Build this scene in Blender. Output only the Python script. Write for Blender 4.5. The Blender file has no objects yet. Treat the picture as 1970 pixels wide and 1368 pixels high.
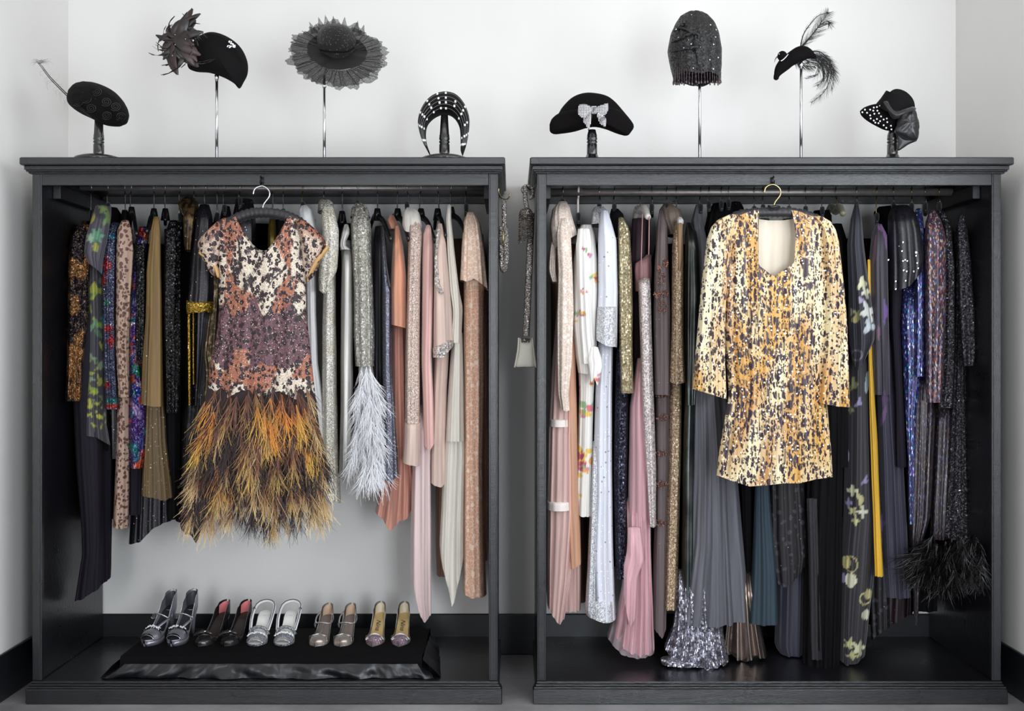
import bpy, math, random
import numpy as np
from mathutils import Vector, Matrix, noise
random.seed(7)
SC = bpy.context.scene
COL = SC.collection
D0, F0, HZ, CZ = 4.13, 2065.0, 670.0, 1.364
# ---------------- camera, world, lights, exposure ----------------
cd = bpy.data.cameras.new('camera'); cam = bpy.data.objects.new('camera', cd); COL.objects.link(cam)
cam.location = (0, -D0, CZ); cam.rotation_euler = (math.radians(90), 0, 0)
cd.sensor_width = 36; cd.lens = 36 * F0 / 1970; cd.shift_y = -14 / 1970; cd.clip_start = .05
SC.camera = cam
w = bpy.data.worlds.new('world'); SC.world = w; w.use_nodes = True
w.node_tree.nodes['Background'].inputs[0].default_value = (.82, .88, 1, 1)
w.node_tree.nodes['Background'].inputs[1].default_value = .32
def area(name, loc, rot, sx, sy, e, col):
    l = bpy.data.lights.new(name, 'AREA'); l.shape = 'RECTANGLE'; l.size = sx; l.size_y = sy; l.energy = e; l.color = col
    o = bpy.data.objects.new(name, l); COL.objects.link(o); o.location = loc; o.rotation_euler = [math.radians(a) for a in rot]; return o
area('front_window_light', (1.5, -5.6, 1.2), (89, 0, 16), 1.0, 2.2, 120, (.86, .93, 1))
area('left_fill_light', (-1.45, -5.9, 1.4), (88, 0, -15), .9, 2.0, 48, (.95, .97, 1))  # added fill from the front left, lifts the pale gowns
area('ceiling_light', (.2, -1.5, 3.55), (16, 0, 0), 3.2, .8, 13, (1, .97, .93))
area('side_window_light', (1.95, -2.15, 2.2), (0, 90, 0), 1.2, 3.3, 58, (.88, .94, 1))
SC.view_settings.view_transform = 'Standard'; SC.view_settings.look = 'None'; SC.view_settings.exposure = .06
SC.view_settings.gamma = 1; SC.view_settings.use_curve_mapping = False
SC.cycles.max_bounces = 8; SC.cycles.transparent_max_bounces = 24

# ---------------- helpers ----------------
def S(d): return F0 / (D0 + d)
def P(px, py, d=0.): s = S(d); return Vector(((px - 985) / s, d, CZ - (py - HZ) / s))
def lin(c): return c / 12.92 if c <= .04045 else ((c + .055) / 1.055) ** 2.4
def rgb(*c):
    if len(c) == 1: c = c[0]
    return tuple(lin(v / 255) for v in c[:3])
def tag(o, label=None, cat=None, group=None, kind=None):
    if label: o['label'] = label
    if cat: o['category'] = cat
    if group: o['group'] = group
    if kind: o['kind'] = kind
    return o
def empty(name, loc, label, cat, group=None):
    o = bpy.data.objects.new(name, None); COL.objects.link(o); o.location = loc; o.empty_display_size = .05
    return tag(o, label, cat, group)
def worldloc(o):
    v = Vector(o.location)
    while o.parent: o = o.parent; v = v + Vector(o.location)
    return v
def mk(name, verts, faces, mat, parent=None, smooth=True, cols=None, org=None):
    """verts in world space; linked as one mesh object, local to its parent"""
    V = np.array([tuple(v) for v in verts] if not isinstance(verts, np.ndarray) else verts, dtype=float)
    if parent is not None: off = np.array(worldloc(parent))
    elif org is not None: off = np.array(org)
    else: off = np.array([(V[:, 0].min() + V[:, 0].max()) / 2, (V[:, 1].min() + V[:, 1].max()) / 2, V[:, 2].min()])
    me = bpy.data.meshes.new(name); me.from_pydata((V - off).tolist(), [], faces)
    if smooth: me.polygons.foreach_set('use_smooth', [True] * len(me.polygons))
    if cols is not None:
        a = me.color_attributes.new('Col', 'FLOAT_COLOR', 'POINT')
        c = np.ones((len(V), 4)); c[:, :3] = cols; a.data.foreach_set('color', c.ravel())
    me.update()
    o = bpy.data.objects.new(name, me); COL.objects.link(o)
    if mat: me.materials.append(mat)
    if parent is not None: o.parent = parent
    else: o.location = off
    return o
class MB:
    def __init__(s): s.v = []; s.f = []
    def add(s, v, f): k = len(s.v); s.v += [tuple(a) for a in v]; s.f += [tuple(i + k for i in q) for q in f]; return s
    def box(s, x0, x1, y0, y1, z0, z1, b=0.):
        if b <= 0:
            v = [(x, y, z) for x in (x0, x1) for y in (y0, y1) for z in (z0, z1)]
            return s.add(v, [(0, 1, 3, 2), (4, 6, 7, 5), (0, 4, 5, 1), (2, 3, 7, 6), (0, 2, 6, 4), (1, 5, 7, 3)])
        v = []; 
        for z, i in ((z0, b), (z0 + b, 0), (z1 - b, 0), (z1, b)):
            X0, X1, Y0, Y1 = x0 + i, x1 - i, y0 + i, y1 - i; c = b if i == 0 else b * .5
            v += [(X0 + c, Y0, z), (X1 - c, Y0, z), (X1, Y0 + c, z), (X1, Y1 - c, z), (X1 - c, Y1, z), (X0 + c, Y1, z), (X0, Y1 - c, z), (X0, Y0 + c, z)]
        f = [tuple(range(7, -1, -1)), tuple(range(24, 32))]
        for r in range(3):
            for j in range(8): f.append((r * 8 + j, r * 8 + (j + 1) % 8, r * 8 + 8 + (j + 1) % 8, r * 8 + 8 + j))
        return s.add(v, f)
    def tube(s, pts, rad, n=7, flat=1., cap=True):
        pts = [Vector(p) for p in pts]; m = len(pts)
        rr = rad if hasattr(rad, '__len__') else [rad] * m
        up = None; v = []
        for i, p in enumerate(pts):
            t = (pts[min(i + 1, m - 1)] - pts[max(i - 1, 0)]).normalized()
            if up is None:
                up = Vector((0, 0, 1)) if abs(t.z) < .9 else Vector((0, 1, 0))
            up = (up - t * up.dot(t)).normalized(); sd = t.cross(up)
            for j in range(n):
                a = 2 * math.pi * j / n
                v.append(p + sd * math.cos(a) * rr[i] + up * math.sin(a) * rr[i] * flat)
        f = [(i * n + j, i * n + (j + 1) % n, (i + 1) * n + (j + 1) % n, (i + 1) * n + j) for i in range(m - 1) for j in range(n)]
        if cap: f += [tuple(range(n - 1, -1, -1)), tuple(range((m - 1) * n, m * n))]
        return s.add(v, f)
    def lathe(s, c, prof, n=24):
        v = []
        for r, z in prof:
            for j in range(n): a = 2 * math.pi * j / n; v.append((c[0] + r * math.cos(a), c[1] + r * math.sin(a), c[2] + z))
        m = len(prof)
        f = [(i * n + j, i * n + (j + 1) % n, (i + 1) * n + (j + 1) % n, (i + 1) * n + j) for i in range(m - 1) for j in range(n)]
        f += [tuple(range(n - 1, -1, -1)), tuple(range((m - 1) * n, m * n))]
        return s.add(v, f)
    def ball(s, c, r, n=6, m=4):
        r = r if hasattr(r, '__len__') else (r, r, r); v = [(c[0], c[1], c[2] - r[2])]
        for i in range(1, m):
            p = -math.pi / 2 + math.pi * i / m
            for j in range(n): a = 2 * math.pi * j / n; v.append((c[0] + r[0] * math.cos(p) * math.cos(a), c[1] + r[1] * math.cos(p) * math.sin(a), c[2] + r[2] * math.sin(p)))
        v.append((c[0], c[1], c[2] + r[2])); L = len(v) - 1
        f = [(0, 1 + (j + 1) % n, 1 + j) for j in range(n)]
        f += [(1 + i * n + j, 1 + i * n + (j + 1) % n, 1 + (i + 1) * n + (j + 1) % n, 1 + (i + 1) * n + j) for i in range(m - 2) for j in range(n)]
        f += [(L, 1 + (m - 2) * n + j, 1 + (m - 2) * n + (j + 1) % n) for j in range(n)]
        return s.add(v, f)
    def ribbon(s, pts, w, side=(1, 0, 0)):
        k = len(pts); sd = Vector(side); ww = w if hasattr(w, '__len__') else [w] * k; v = []
        for p, a in zip(pts, ww): v += [Vector(p) - sd * a / 2, Vector(p) + sd * a / 2]
        return s.add(v, [(2 * i, 2 * i + 1, 2 * i + 3, 2 * i + 2) for i in range(k - 1)])
    def out(s, name, mat, parent=None, smooth=True, org=None): return mk(name, s.v, s.f, mat, parent, smooth, None, org)
def spline(pts, n=24):
    """Catmull-Rom through points"""
    pts = [Vector(p) for p in pts]; m = len(pts); r = []
    for i in range(n + 1):
        u = i / n * (m - 1); k = min(int(u), m - 2); t = u - k
        p0, p1, p2, p3 = pts[max(k - 1, 0)], pts[k], pts[k + 1], pts[min(k + 2, m - 1)]
        r.append(.5 * ((2 * p1) + (p2 - p0) * t + (2 * p0 - 5 * p1 + 4 * p2 - p3) * t * t + (3 * p1 - p0 - 3 * p2 + p3) * t ** 3))
    return r

# ---------------- materials ----------------
class NT:
    def __init__(s, name):
        s.m = bpy.data.materials.new(name); s.m.use_nodes = True; s.t = s.m.node_tree
        s.b = s.t.nodes['Principled BSDF']; s.o = s.t.nodes['Material Output']
    def n(s, ty, **kw):
        x = s.t.nodes.new('ShaderNode' + ty)
        for k, v in kw.items(): setattr(x, k, v)
        return x
    def l(s, a, b): s.t.links.new(a, b)
    def put(s, inp, v):
        if hasattr(v, 'is_linked') or hasattr(v, 'links'): s.l(v, inp)
        elif hasattr(v, '__len__'): inp.default_value = tuple(v) + ((1,) if len(v) == 3 and len(inp.default_value) == 4 else ())
        else: inp.default_value = v
    def math(s, op, a, b=0., c=None, clamp=False):
        x = s.n('Math', operation=op, use_clamp=clamp); s.put(x.inputs[0], a); s.put(x.inputs[1], b)
        if c is not None: s.put(x.inputs[2], c)
        return x.outputs[0]
    def mix(s, f, a, b):
        x = s.n('Mix', data_type='RGBA'); s.put(x.inputs[0], f); s.put(x.inputs[6], a); s.put(x.inputs[7], b); return x.outputs[2]
    def coord(s, sc=(1, 1, 1), loc=(0, 0, 0), rot=(0, 0, 0), distort=0, dscale=30):
        tc = s.n('TexCoord'); v = tc.outputs['Object']
        if distort:
            nz = s.n('TexNoise'); nz.inputs['Scale'].default_value = dscale; s.l(v, nz.inputs['Vector'])
            a = s.n('VectorMath', operation='MULTIPLY_ADD'); s.l(nz.outputs['Color'], a.inputs[0]); a.inputs[1].default_value = (distort,) * 3; s.l(v, a.inputs[2]); v = a.outputs[0]
        mp = s.n('Mapping'); mp.inputs['Scale'].default_value = sc; mp.inputs['Location'].default_value = loc; mp.inputs['Rotation'].default_value = rot
        s.l(v, mp.inputs['Vector']); return mp.outputs[0]
    def noise(s, sc, co=None, det=2, rough=.5):
        x = s.n('TexNoise'); x.inputs['Scale'].default_value = sc; x.inputs['Detail'].default_value = det; x.inputs['Roughness'].default_value = rough
        if co is not None: s.l(co, x.inputs['Vector'])
        return x.outputs['Fac']
    def step(s, v, lo, hi):
        x = s.n('MapRange'); x.inputs['From Min'].default_value = lo; x.inputs['From Max'].default_value = hi; s.l(v, x.inputs['Value']); return x.outputs[0]
    def vor(s, sc, co, rnd=1.):
        x = s.n('TexVoronoi'); x.inputs['Scale'].default_value = sc; x.inputs['Randomness'].default_value = rnd; s.l(co, x.inputs['Vector']); return x
MATS = {}
def fabric(name, col=(128, 128, 128), rough=.75, metal=0., sheen=.0, attr=False, col2=None, mixs=25., mixr=(.4, .6), mixst=(1, 1, 1),
           spots=None, seq=None, beads=None, dashes=None, alpha=1., weave=0., streak=0., seed=0., trans=0., lace=None, spec=None, ani=None):
    """spots=(scale,radius,colour,zstretch,distort)  seq=(scale,tilt,colour2,share)  beads=(scale,radius,colour,density)
       dashes=(scale,width,[colours],density)  lace=(scale,width,colour,ground alpha)"""
    if name in MATS: return MATS[name]
    N = NT(name); b = N.b
    if attr: a = N.n('Attribute'); a.attribute_name = 'Col'; c = a.outputs['Color']
    else: c = rgb(col)
    ro, me, al, nrm = rough, metal, alpha, None
    if col2 is not None:
        f = N.step(N.noise(mixs, N.coord(mixst, (seed, 0, seed)), 3), *mixr); c = N.mix(f, c, rgb(col2))
    if streak:
        f = N.noise(1, N.coord((34, 34, 1.8), (seed, 0, 0)), 3); f = N.step(f, .3, .7)
        x = N.n('Mix', data_type='RGBA', blend_type='MULTIPLY'); N.put(x.inputs[0], streak); N.put(x.inputs[6], c)
        g = N.n('CombineColor'); [N.l(f, g.inputs[i]) for i in range(3)]; N.l(g.outputs[0], x.inputs[7]); c = x.outputs[2]
    for sp in ([spots] if spots and not isinstance(spots, list) else (spots or [])):
        sc, r, cc, zs, ds = sp[:5]
        co = N.coord((1, .22, zs), (seed + sc, 0, 0), distort=ds, dscale=60)
        v = N.vor(sc, co); k = N.n('SeparateColor'); N.l(v.outputs['Color'], k.inputs[0])
        rr = N.math('MULTIPLY', k.outputs[0], r * .7); rr = N.math('ADD', rr, r * .65)
        f = N.math('LESS_THAN', v.outputs['Distance'], rr); c = N.mix(f, c, rgb(cc))
    if lace:
        sc, wd, cc, ga = lace
        v = N.n('TexVoronoi', feature='DISTANCE_TO_EDGE'); v.inputs['Scale'].default_value = sc; N.l(N.coord((1, 1, .8), (seed, 0, 0), distort=.02, dscale=25), v.inputs['Vector'])
        f = N.math('LESS_THAN', v.outputs['Distance'], wd)
        v2 = N.vor(sc * .45, N.coord((1, 1, 1), (seed + 3, 0, 0), distort=.03, dscale=20)); f2 = N.math('LESS_THAN', v2.outputs['Distance'], .3)
        f = N.math('MAXIMUM', f, f2); c = N.mix(f, c, rgb(cc))
        if ga < 1: al = N.math('MAXIMUM', f, ga)
        bm = N.n('Bump'); bm.inputs['Strength'].default_value = .5; bm.inputs['Distance'].default_value = .002; N.l(f, bm.inputs['Height']); nrm = bm.outputs[0]
    if seq:
        sc, tilt, cc, share = seq
        v = N.vor(sc, N.coord((1, 1, 1), (seed, 0, seed)), .7)
        k = N.n('SeparateColor'); N.l(v.outputs['Color'], k.inputs[0])
        f = N.math('GREATER_THAN', k.outputs[1], 1 - share)
        c = N.mix(N.math('MULTIPLY', f, .85), c, rgb(cc))
        dk = N.step(v.outputs['Distance'], .75, .35)   # gaps between sequins
        x = N.n('Mix', data_type='RGBA', blend_type='MULTIPLY'); x.inputs[0].default_value = .6; N.put(x.inputs[6], c)
        g = N.n('CombineColor'); [N.l(dk, g.inputs[i]) for i in range(3)]; N.l(g.outputs[0], x.inputs[7]); c = x.outputs[2]
        ge = N.n('NewGeometry'); sb = N.n('VectorMath', operation='SUBTRACT'); N.l(v.outputs['Color'], sb.inputs[0]); sb.inputs[1].default_value = (.5, .5, .5)
        ma = N.n('VectorMath', operation='MULTIPLY_ADD'); N.l(sb.outputs[0], ma.inputs[0]); ma.inputs[1].default_value = (tilt,) * 3; N.l(ge.outputs['Normal'], ma.inputs[2])
        nn = N.n('VectorMath', operation='NORMALIZE'); N.l(ma.outputs[0], nn.inputs[0]); nrm = nn.outputs[0]
    for bd in ([beads] if beads and not isinstance(beads, list) else (beads or [])):
        sc, r, cc, dens = bd  # bead colour; the near-white ones also paint in the sparkle
        v = N.vor(sc, N.coord((1, .4, 1), (seed + sc * .01, .3, 0)), .9); k = N.n('SeparateColor'); N.l(v.outputs['Color'], k.inputs[0])
        f = N.math('MULTIPLY', N.math('LESS_THAN', v.outputs['Distance'], r), N.math('LESS_THAN', k.outputs[2], dens))
        c = N.mix(f, c, rgb(cc)); ro = N.math('MULTIPLY_ADD', f, .2 - rough, rough) if not hasattr(ro, 'links') else ro
        if hasattr(al, 'links') or al < 1: al = N.math('MAXIMUM', f, al)
    if dashes:
        sc, wd, ccs, dens = dashes
        for i, cc in enumerate(ccs):
            ang = i * 2.4 + .3; 
            co = N.coord((sc, sc, sc * .28), (i * 7.1, i * 3., i), (0, ang * .6 - .6, 0), distort=.012, dscale=12)
            v = N.n('TexVoronoi'); v.inputs['Scale'].default_value = 1; N.l(co, v.inputs['Vector']); k = N.n('SeparateColor'); N.l(v.outputs['Color'], k.inputs[0])
            f = N.math('MULTIPLY', N.math('LESS_THAN', v.outputs['Distance'], wd), N.math('LESS_THAN', k.outputs[0], dens)); c = N.mix(f, c, rgb(cc))
        ro = .3
    if weave or streak or nrm is None:
        bm = N.n('Bump'); bm.inputs['Strength'].default_value = .13 + weave; bm.inputs['Distance'].default_value = .0014
        h = N.math('ADD', N.noise(1, N.coord((46, 46, 4), (seed, 0, 0)), 2), N.math('MULTIPLY', N.noise(420), .25 + weave)); N.l(h, bm.inputs['Height'])
        if nrm is not None: N.l(nrm, bm.inputs['Normal'])
        nrm = bm.outputs[0]
    N.put(b.inputs['Base Color'], c); N.put(b.inputs['Roughness'], ro); N.put(b.inputs['Metallic'], me)
    N.l(nrm, b.inputs['Normal'])
    if spec is not None: b.inputs['Specular IOR Level'].default_value = spec
    if sheen: b.inputs['Sheen Weight'].default_value = sheen
    if hasattr(al, 'links') or al < 1: N.put(b.inputs['Alpha'], al)
    if trans:
        t = N.n('BsdfTranslucent'); N.put(t.inputs[0], c); mx = N.n('MixShader'); mx.inputs[0].default_value = trans
        N.l(b.outputs[0], mx.inputs[1]); N.l(t.outputs[0], mx.inputs[2]); N.l(mx.outputs[0], N.o.inputs[0])
    MATS[name] = N.m; return N.m
def feather_mat(name, root, tip, dark=.0, rough=.6, mid=.5):
    N = NT(name); a = N.n('Attribute'); a.attribute_name = 'Col'
    k = N.n('SeparateColor'); N.l(a.outputs['Color'], k.inputs[0])
    f = N.step(k.outputs[0], mid - .35, mid + .35); c = N.mix(f, rgb(root), rgb(tip))
    N.put(N.b.inputs['Base Color'], c); N.b.inputs['Roughness'].default_value = rough
    return N.m
def plain(name, col, rough=.5, metal=0., bump=0., bs=60, spec=.5, coat=0.):
    N = NT(name); c = rgb(col); N.b.inputs['Roughness'].default_value = rough; N.b.inputs['Metallic'].default_value = metal
    f = N.noise(bs, N.coord(), 3); c = N.mix(N.step(f, .3, .7), tuple(v * .88 for v in c), tuple(min(1, v * 1.1) for v in c)); N.put(N.b.inputs['Base Color'], c)
    N.b.inputs['Specular IOR Level'].default_value = spec; N.b.inputs['Coat Weight'].default_value = coat
    if bump:
        bm = N.n('Bump'); bm.inputs['Strength'].default_value = bump; bm.inputs['Distance'].default_value = .002; N.l(f, bm.inputs['Height']); N.l(bm.outputs[0], N.b.inputs['Normal'])
    return N.m
def wood_paint():
    N = NT('charcoal_painted_wood'); co = N.coord((3, 3, 3)); g = N.noise(1, N.coord((6, 60, 60)), 4, .6); big = N.noise(2.5, co, 4)
    c = N.mix(big, rgb(13, 13, 17), rgb(22, 22, 27))
    sp = N.math('GREATER_THAN', N.noise(95, N.coord((1, 1, 1)), 5, .8), .685)
    c = N.mix(N.math('MULTIPLY', sp, .6), c, rgb(96, 98, 104)); N.put(N.b.inputs['Base Color'], c)
    N.put(N.b.inputs['Roughness'], N.math('MULTIPLY_ADD', big, .16, .22)); N.b.inputs['Specular IOR Level'].default_value = .75
    bm = N.n('Bump'); bm.inputs['Strength'].default_value = .35; bm.inputs['Distance'].default_value = .002; N.l(N.math('ADD', g, N.noise(70)), bm.inputs['Height']); N.l(bm.outputs[0], N.b.inputs['Normal'])
    return N.m
def wall_mat():
    N = NT('white_plaster'); n1 = N.noise(.9, N.coord(), 3); c = N.mix(N.step(n1, .3, .7), rgb(222, 220, 217), rgb(232, 230, 227)); N.put(N.b.inputs['Base Color'], c)
    N.b.inputs['Roughness'].default_value = .7; bm = N.n('Bump'); bm.inputs['Strength'].default_value = .12; bm.inputs['Distance'].default_value = .004
    N.l(N.noise(7, N.coord(), 5), bm.inputs['Height']); N.l(bm.outputs[0], N.b.inputs['Normal']); return N.m
def floor_mat():
    N = NT('polished_concrete'); n1 = N.noise(2.2, N.coord(), 6, .6); c = N.mix(N.step(n1, .35, .65), rgb(122, 120, 122), rgb(165, 163, 165))
    n2 = N.math('GREATER_THAN', N.noise(20, N.coord((1, 3, 1)), 6, .7), .64); c = N.mix(N.math('MULTIPLY', n2, .5), c, rgb(205, 203, 200)); N.put(N.b.inputs['Base Color'], c)
    N.b.inputs['Roughness'].default_value = .4; return N.m
M_wood, M_wall, M_floor = wood_paint(), wall_mat(), floor_mat()
M_base = plain('black_gloss_paint', (22, 24, 28), .35)
M_steel = plain('polished_steel', (190, 190, 195), .22, 1.)
M_brass = plain('brass_wire', (190, 170, 120), .25, 1.)
M_rod = plain('dull_steel_rod', (165, 158, 155), .45, .8, .1)
M_black = plain('black_plastic', (20, 19, 20), .3, 0, 0, 60, .5, .3)
M_blackwood = plain('black_lacquered_wood', (26, 25, 26), .25, 0, 0, 60, .5, .5)
M_acry = plain('bright_metal_rod', (215, 215, 218), .15, 1.)

# ---------------- setting ----------------
def st(o): o['kind'] = 'structure'; return o
XW, YB, YF, ZC = 1.978, .655, -7.2, 3.7
st(MB().box(-XW - .1, XW + .1, YF, YB + .1, -.1, 0).out('floor', M_floor, None, False))
st(MB().box(-XW - .1, XW + .1, YB, YB + .1, 0, ZC).out('wall_back', M_wall, None, False))
st(MB().box(-XW - .1, -XW, YF, YB, 0, ZC).out('wall_left', M_wall, None, False))
st(MB().box(XW, XW + .1, YF, YB, 0, ZC).out('wall_right', M_wall, None, False))
st(MB().box(-XW - .1, XW + .1, YF, YB + .1, ZC, ZC + .1).out('ceiling', M_wall, None, False))
BB = .182
st(MB().box(-XW + .014, XW - .014, YB - .014, YB - .0005, .0005, BB, .003).out('baseboard_back', M_base, None, False))
st(MB().box(-XW + .0005, -XW + .014, YF, YB - .0145, .0005, BB, .003).out('baseboard_left', M_base, None, False))
st(MB().box(XW - .014, XW - .0005, YF, YB - .0145, .0005, BB, .003).out('baseboard_right', M_base, None, False))

ROD_Y = .33
def wardrobe(xa, xb, label, hookx, rodz, rodr):
    """open-fronted wardrobe: outer edges xa..xb"""
    t = empty('open_wardrobe', ((xa + xb) / 2, .3, 0), label, 'wardrobe')
    Z0, ZT, W = .082, 2.036, .036; yb = YB - .016
    MB().box(xa + .004, xa + W - .008, .022, yb, .084, ZT, .001).out('side_panel', M_wood, t, False)
    MB().box(xb - W + .008, xb - .004, .022, yb, .084, ZT, .001).out('side_panel', M_wood, t, False)
    for a, b in ((xa, xa + W), (xb - W, xb)):
        MB().box(a, b, 0, .022, .084, ZT, .002).box(a + .006, b - .006, -.003, .001, .09, ZT - .002, .001).out('stile', M_wood, t, False)
    MB().box(xa + W, xb - W, .002, .022, 1.991, ZT + .006, .0015).out('top_rail', M_wood, t, False)
    MB().box(xa + W, xb - W, yb - .02, yb, 2.004, ZT + .006, .0015).out('back_rail', M_wood, t, False)
    MB().box(xa + .03, xb - .03, .022, yb, ZT + .006, ZT + .02).out('roof_panel', M_wood, t, False)
    m = MB()
    for o, z0, z1 in ((.008, 2.034, 2.040), (.014, 2.040, 2.046), (.018, 2.046, 2.0615)):
        m.box(xa - o, xb + o, -.002 - o * 1.6, yb, z0, z1, .0015)
    m.out('cornice', M_wood, t, False)
    MB().box(xa - .028, xb + .028, -.05, yb + .01, 2.062, 2.091, .004).out('top_board', M_wood, t, False)
    m = MB(); m.box(xa - .016, xb + .016, -.024, .03, 0.001, .058, .003); 
    m.box(xa - .012, xb + .012, -.019, .03, .058, .066, .002).box(xa - .006, xb + .006, -.012, .03, .066, .074, .002).box(xa - .002, xb + .002, -.006, .03, .074, .0835, .002)
    m.box(xa - .004, xa + .03, .03, yb, .001, .07).box(xb - .03, xb + .004, .03, yb, .001, .07)
    m.out('plinth', M_wood, t, False)
    MB().box(xa + W - .008, xb - W + .008, .02, yb, .06, .0815).out('bottom_board', M_wood, t, False)
    for x, sg in ((xa + W - .008, 1), (xb - W + .008, -1)):
        r = MB().box(min(x, x + sg * .03), max(x, x + sg * .03), .12, yb - .03, 1.955, 2.01, .002).out('rod_rail', M_wood, t, False)
    r = MB().tube([(xa + W + .018, ROD_Y, rodz), (xb - W - .018, ROD_Y, rodz)], rodr, 16).out('clothes_rod', M_rod, t)
    if hookx:
        q = P(hookx, 347, -.004); m = MB()
        m.box(q.x - .006, q.x + .006, -.005, .002, q.z - .012, q.z + .012, .001)
        m.tube(spline([(q.x, -.004, q.z + .006), (q.x, -.02, q.z + .014), (q.x, -.034, q.z + .006)], 6), .0018, 6)
        m.tube(spline([(q.x, -.004, q.z - .006), (q.x, -.02, q.z - .02), (q.x, -.034, q.z - .016), (q.x, -.037, q.z - .004)], 8), .0018, 6)
        tag(m.out('coat_hook', plain('dark_iron', (35, 35, 38), .35, .8), t), 'small dark iron coat hook on the top rail')
    return t
ROD_L, ROD_R = 2.030, 2.013
wardrobe(-1.846, -.054, 'charcoal open wardrobe with ten shoes on its floor', 504, ROD_L, .0125)
wardrobe(.096, 1.882, 'charcoal open wardrobe of long gowns, no shoes, beside the right wall', 1486, ROD_R, .0155)
# ---------------- garments ----------------
def interp(prof, y):
    a = np.array(prof, float); return np.interp(y, a[:, 0], a[:, 1]), np.interp(y, a[:, 0], a[:, 2])
def blobs_paint(base, blobs, vary=0):
    """blobs: (x, y, rx, ry, rot_deg, colour, petals) in photograph pixels: a printed motif"""
    B = [(x, y, rx, ry, math.radians(r), np.array(rgb(c)), p) for x, y, rx, ry, r, c, p in blobs]; b0 = np.array(rgb(base))
    def f(X, Y):
        out = np.tile(b0, (len(X), 1))
        for x, y, rx, ry, r, c, p in B:
            dx, dy = X - x, Y - y; u = (dx * math.cos(r) + dy * math.sin(r)) / rx; v = (-dx * math.sin(r) + dy * math.cos(r)) / ry
            th = np.arctan2(v, u); R = np.sqrt(u * u + v * v)
            if p < 0: m = (R < 1) & (R > .78)
            elif p: m = (R < .72 + .28 * np.cos(p * th)) 
            else: m = R < 1
            out[m] = c * (1 - .25 * (R[m][:, None] if p > 0 else 0))
        return out
    return f
def loft(name, mat, prof, parent=None, d=.33, hd=.13, nf=2.5, amp=.010, cols=None, step=9, hem=None, tr=55, seed=0, paint=None, top=.3, topy=None, wob=.6, org=None, rot=1., bx=.75):
    y0, y1 = prof[0][0], prof[-1][0]; R = random.Random(seed * 7 + int(y0) * 3 + int(prof[0][1]))
    if paint: step = 3.2
    wpx = max(b - a for _, a, b in prof); cols = cols or (int(min(120, max(32, wpx * 1.1))) if not paint else int(min(220, max(64, wpx * 1.6))))
    rows = max(6, int((y1 - y0) / step)); t = np.linspace(0, 1, rows + 1)[:, None]; ang = 2 * np.pi * np.arange(cols) / cols
    ca, sa = np.cos(ang)[None, :], np.sin(ang)[None, :]
    fx = np.sign(ca) * np.abs(ca) ** .85; fq = -np.sign(sa) * np.abs(sa) ** bx
    yn = y0 + (y1 - y0) * t + 0 * fx; ht = 0
    if hem: ht = np.interp(fx, np.linspace(-1, 1, len(hem)), hem)
    yy = y0 + (y1 + ht - y0) * t + 0 * fx
    a = np.array(prof, float); xl = np.interp(yn, a[:, 0], a[:, 1]); xr = np.interp(yn, a[:, 0], a[:, 2])
    k = np.clip((yn - y0) / tr, 0, 1); f = top + (1 - top) * np.sin(k * np.pi / 2)
    if topy is not None:   # the top edge dips away across the width
        tt = np.interp(fx, np.linspace(-1, 1, len(topy)), topy); yy = np.maximum(yy, y0 + tt + 0 * t) 
    s0 = S(d); mid, hw = (xl + xr) / 2, (xr - xl) / 2
    ph = [R.uniform(0, 6.28) for _ in range(8)]; fd = 0
    T = (yy - y0) / max(300, (y1 - y0))
    for i, (n, am) in enumerate(((nf, .55), (nf * 1.83, .3), (nf * 3.1, .15))):
        fd = fd + am * np.sin(np.pi * n * fx * (1 + .06 * np.sin(yy * .004 + ph[i])) + ph[i + 3] + np.sin(yy * .006 + ph[i]) * .8)
    wv = np.sin(yy * .021 + ph[6]) * wob * .5 + np.sin(yy * .053 + ph[7]) * wob * .3
    mid = mid + wv * .7
    X0 = (mid - 985) / s0; th = np.arctan2(X0, D0 + d) * rot
    W = hw / s0 * np.cos(th) * fx; q = hd * f * fq + amp * (.35 + .9 * np.clip(T, 0, 1)) * fd * np.sign(-sa) * -1 * np.minimum(1, np.abs(sa) * 2)
    x = X0 + W * np.cos(th) + q * np.sin(th); y = d - W * np.sin(th) + q * np.cos(th)
    sf = F0 / (D0 + d - hd * f); z = CZ - (yy - HZ) / sf
    V = np.stack([x, y, z], -1).reshape(-1, 3); n = cols
    F = []
    for i in range(rows):
        b = i * n; F += [(b + j, b + (j + 1) % n, b + n + (j + 1) % n, b + n + j) for j in range(n)]
    c0 = V[:n].mean(0) + np.array([0, 0, .004]); V = np.vstack([V, c0]); L = len(V) - 1
    F += [(L, (j + 1) % n, j) for j in range(n)]
    cc = None
    if paint:
        PX = (mid + hw * fx).ravel(); PY = yy.ravel(); back = (sa + 0 * yy).ravel() < -.05
        PX = np.where(back, PX + 7, PX); cc = paint(PX, PY); cc = np.vstack([cc, cc[:1]])
    return mk(name, V, F, mat, parent, True, cc, org)
def garment(name, label, cat, pieces, group=None):
    """pieces: (part name, material, profile, options)"""
    if len(pieces) == 1:
        p = pieces[0]; o = loft(name, p[1], p[2], None, **(p[3] if len(p) > 3 else {})); return tag(o, label, cat, group)
    ys = max(p[2][-1][0] for p in pieces); xm = sum(pieces[0][2][0][1:3]) / 2
    q = P(xm, ys, .33); r = empty(name, q, label, cat, group)
    for i, p in enumerate(pieces): 
        o = loft(p[0], p[1], p[2], r, **(p[3] if len(p) > 3 else {}))
        if len(p) > 4: tag(o, p[4])
    return r
HG = 'hangers on the clothes rods'
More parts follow.
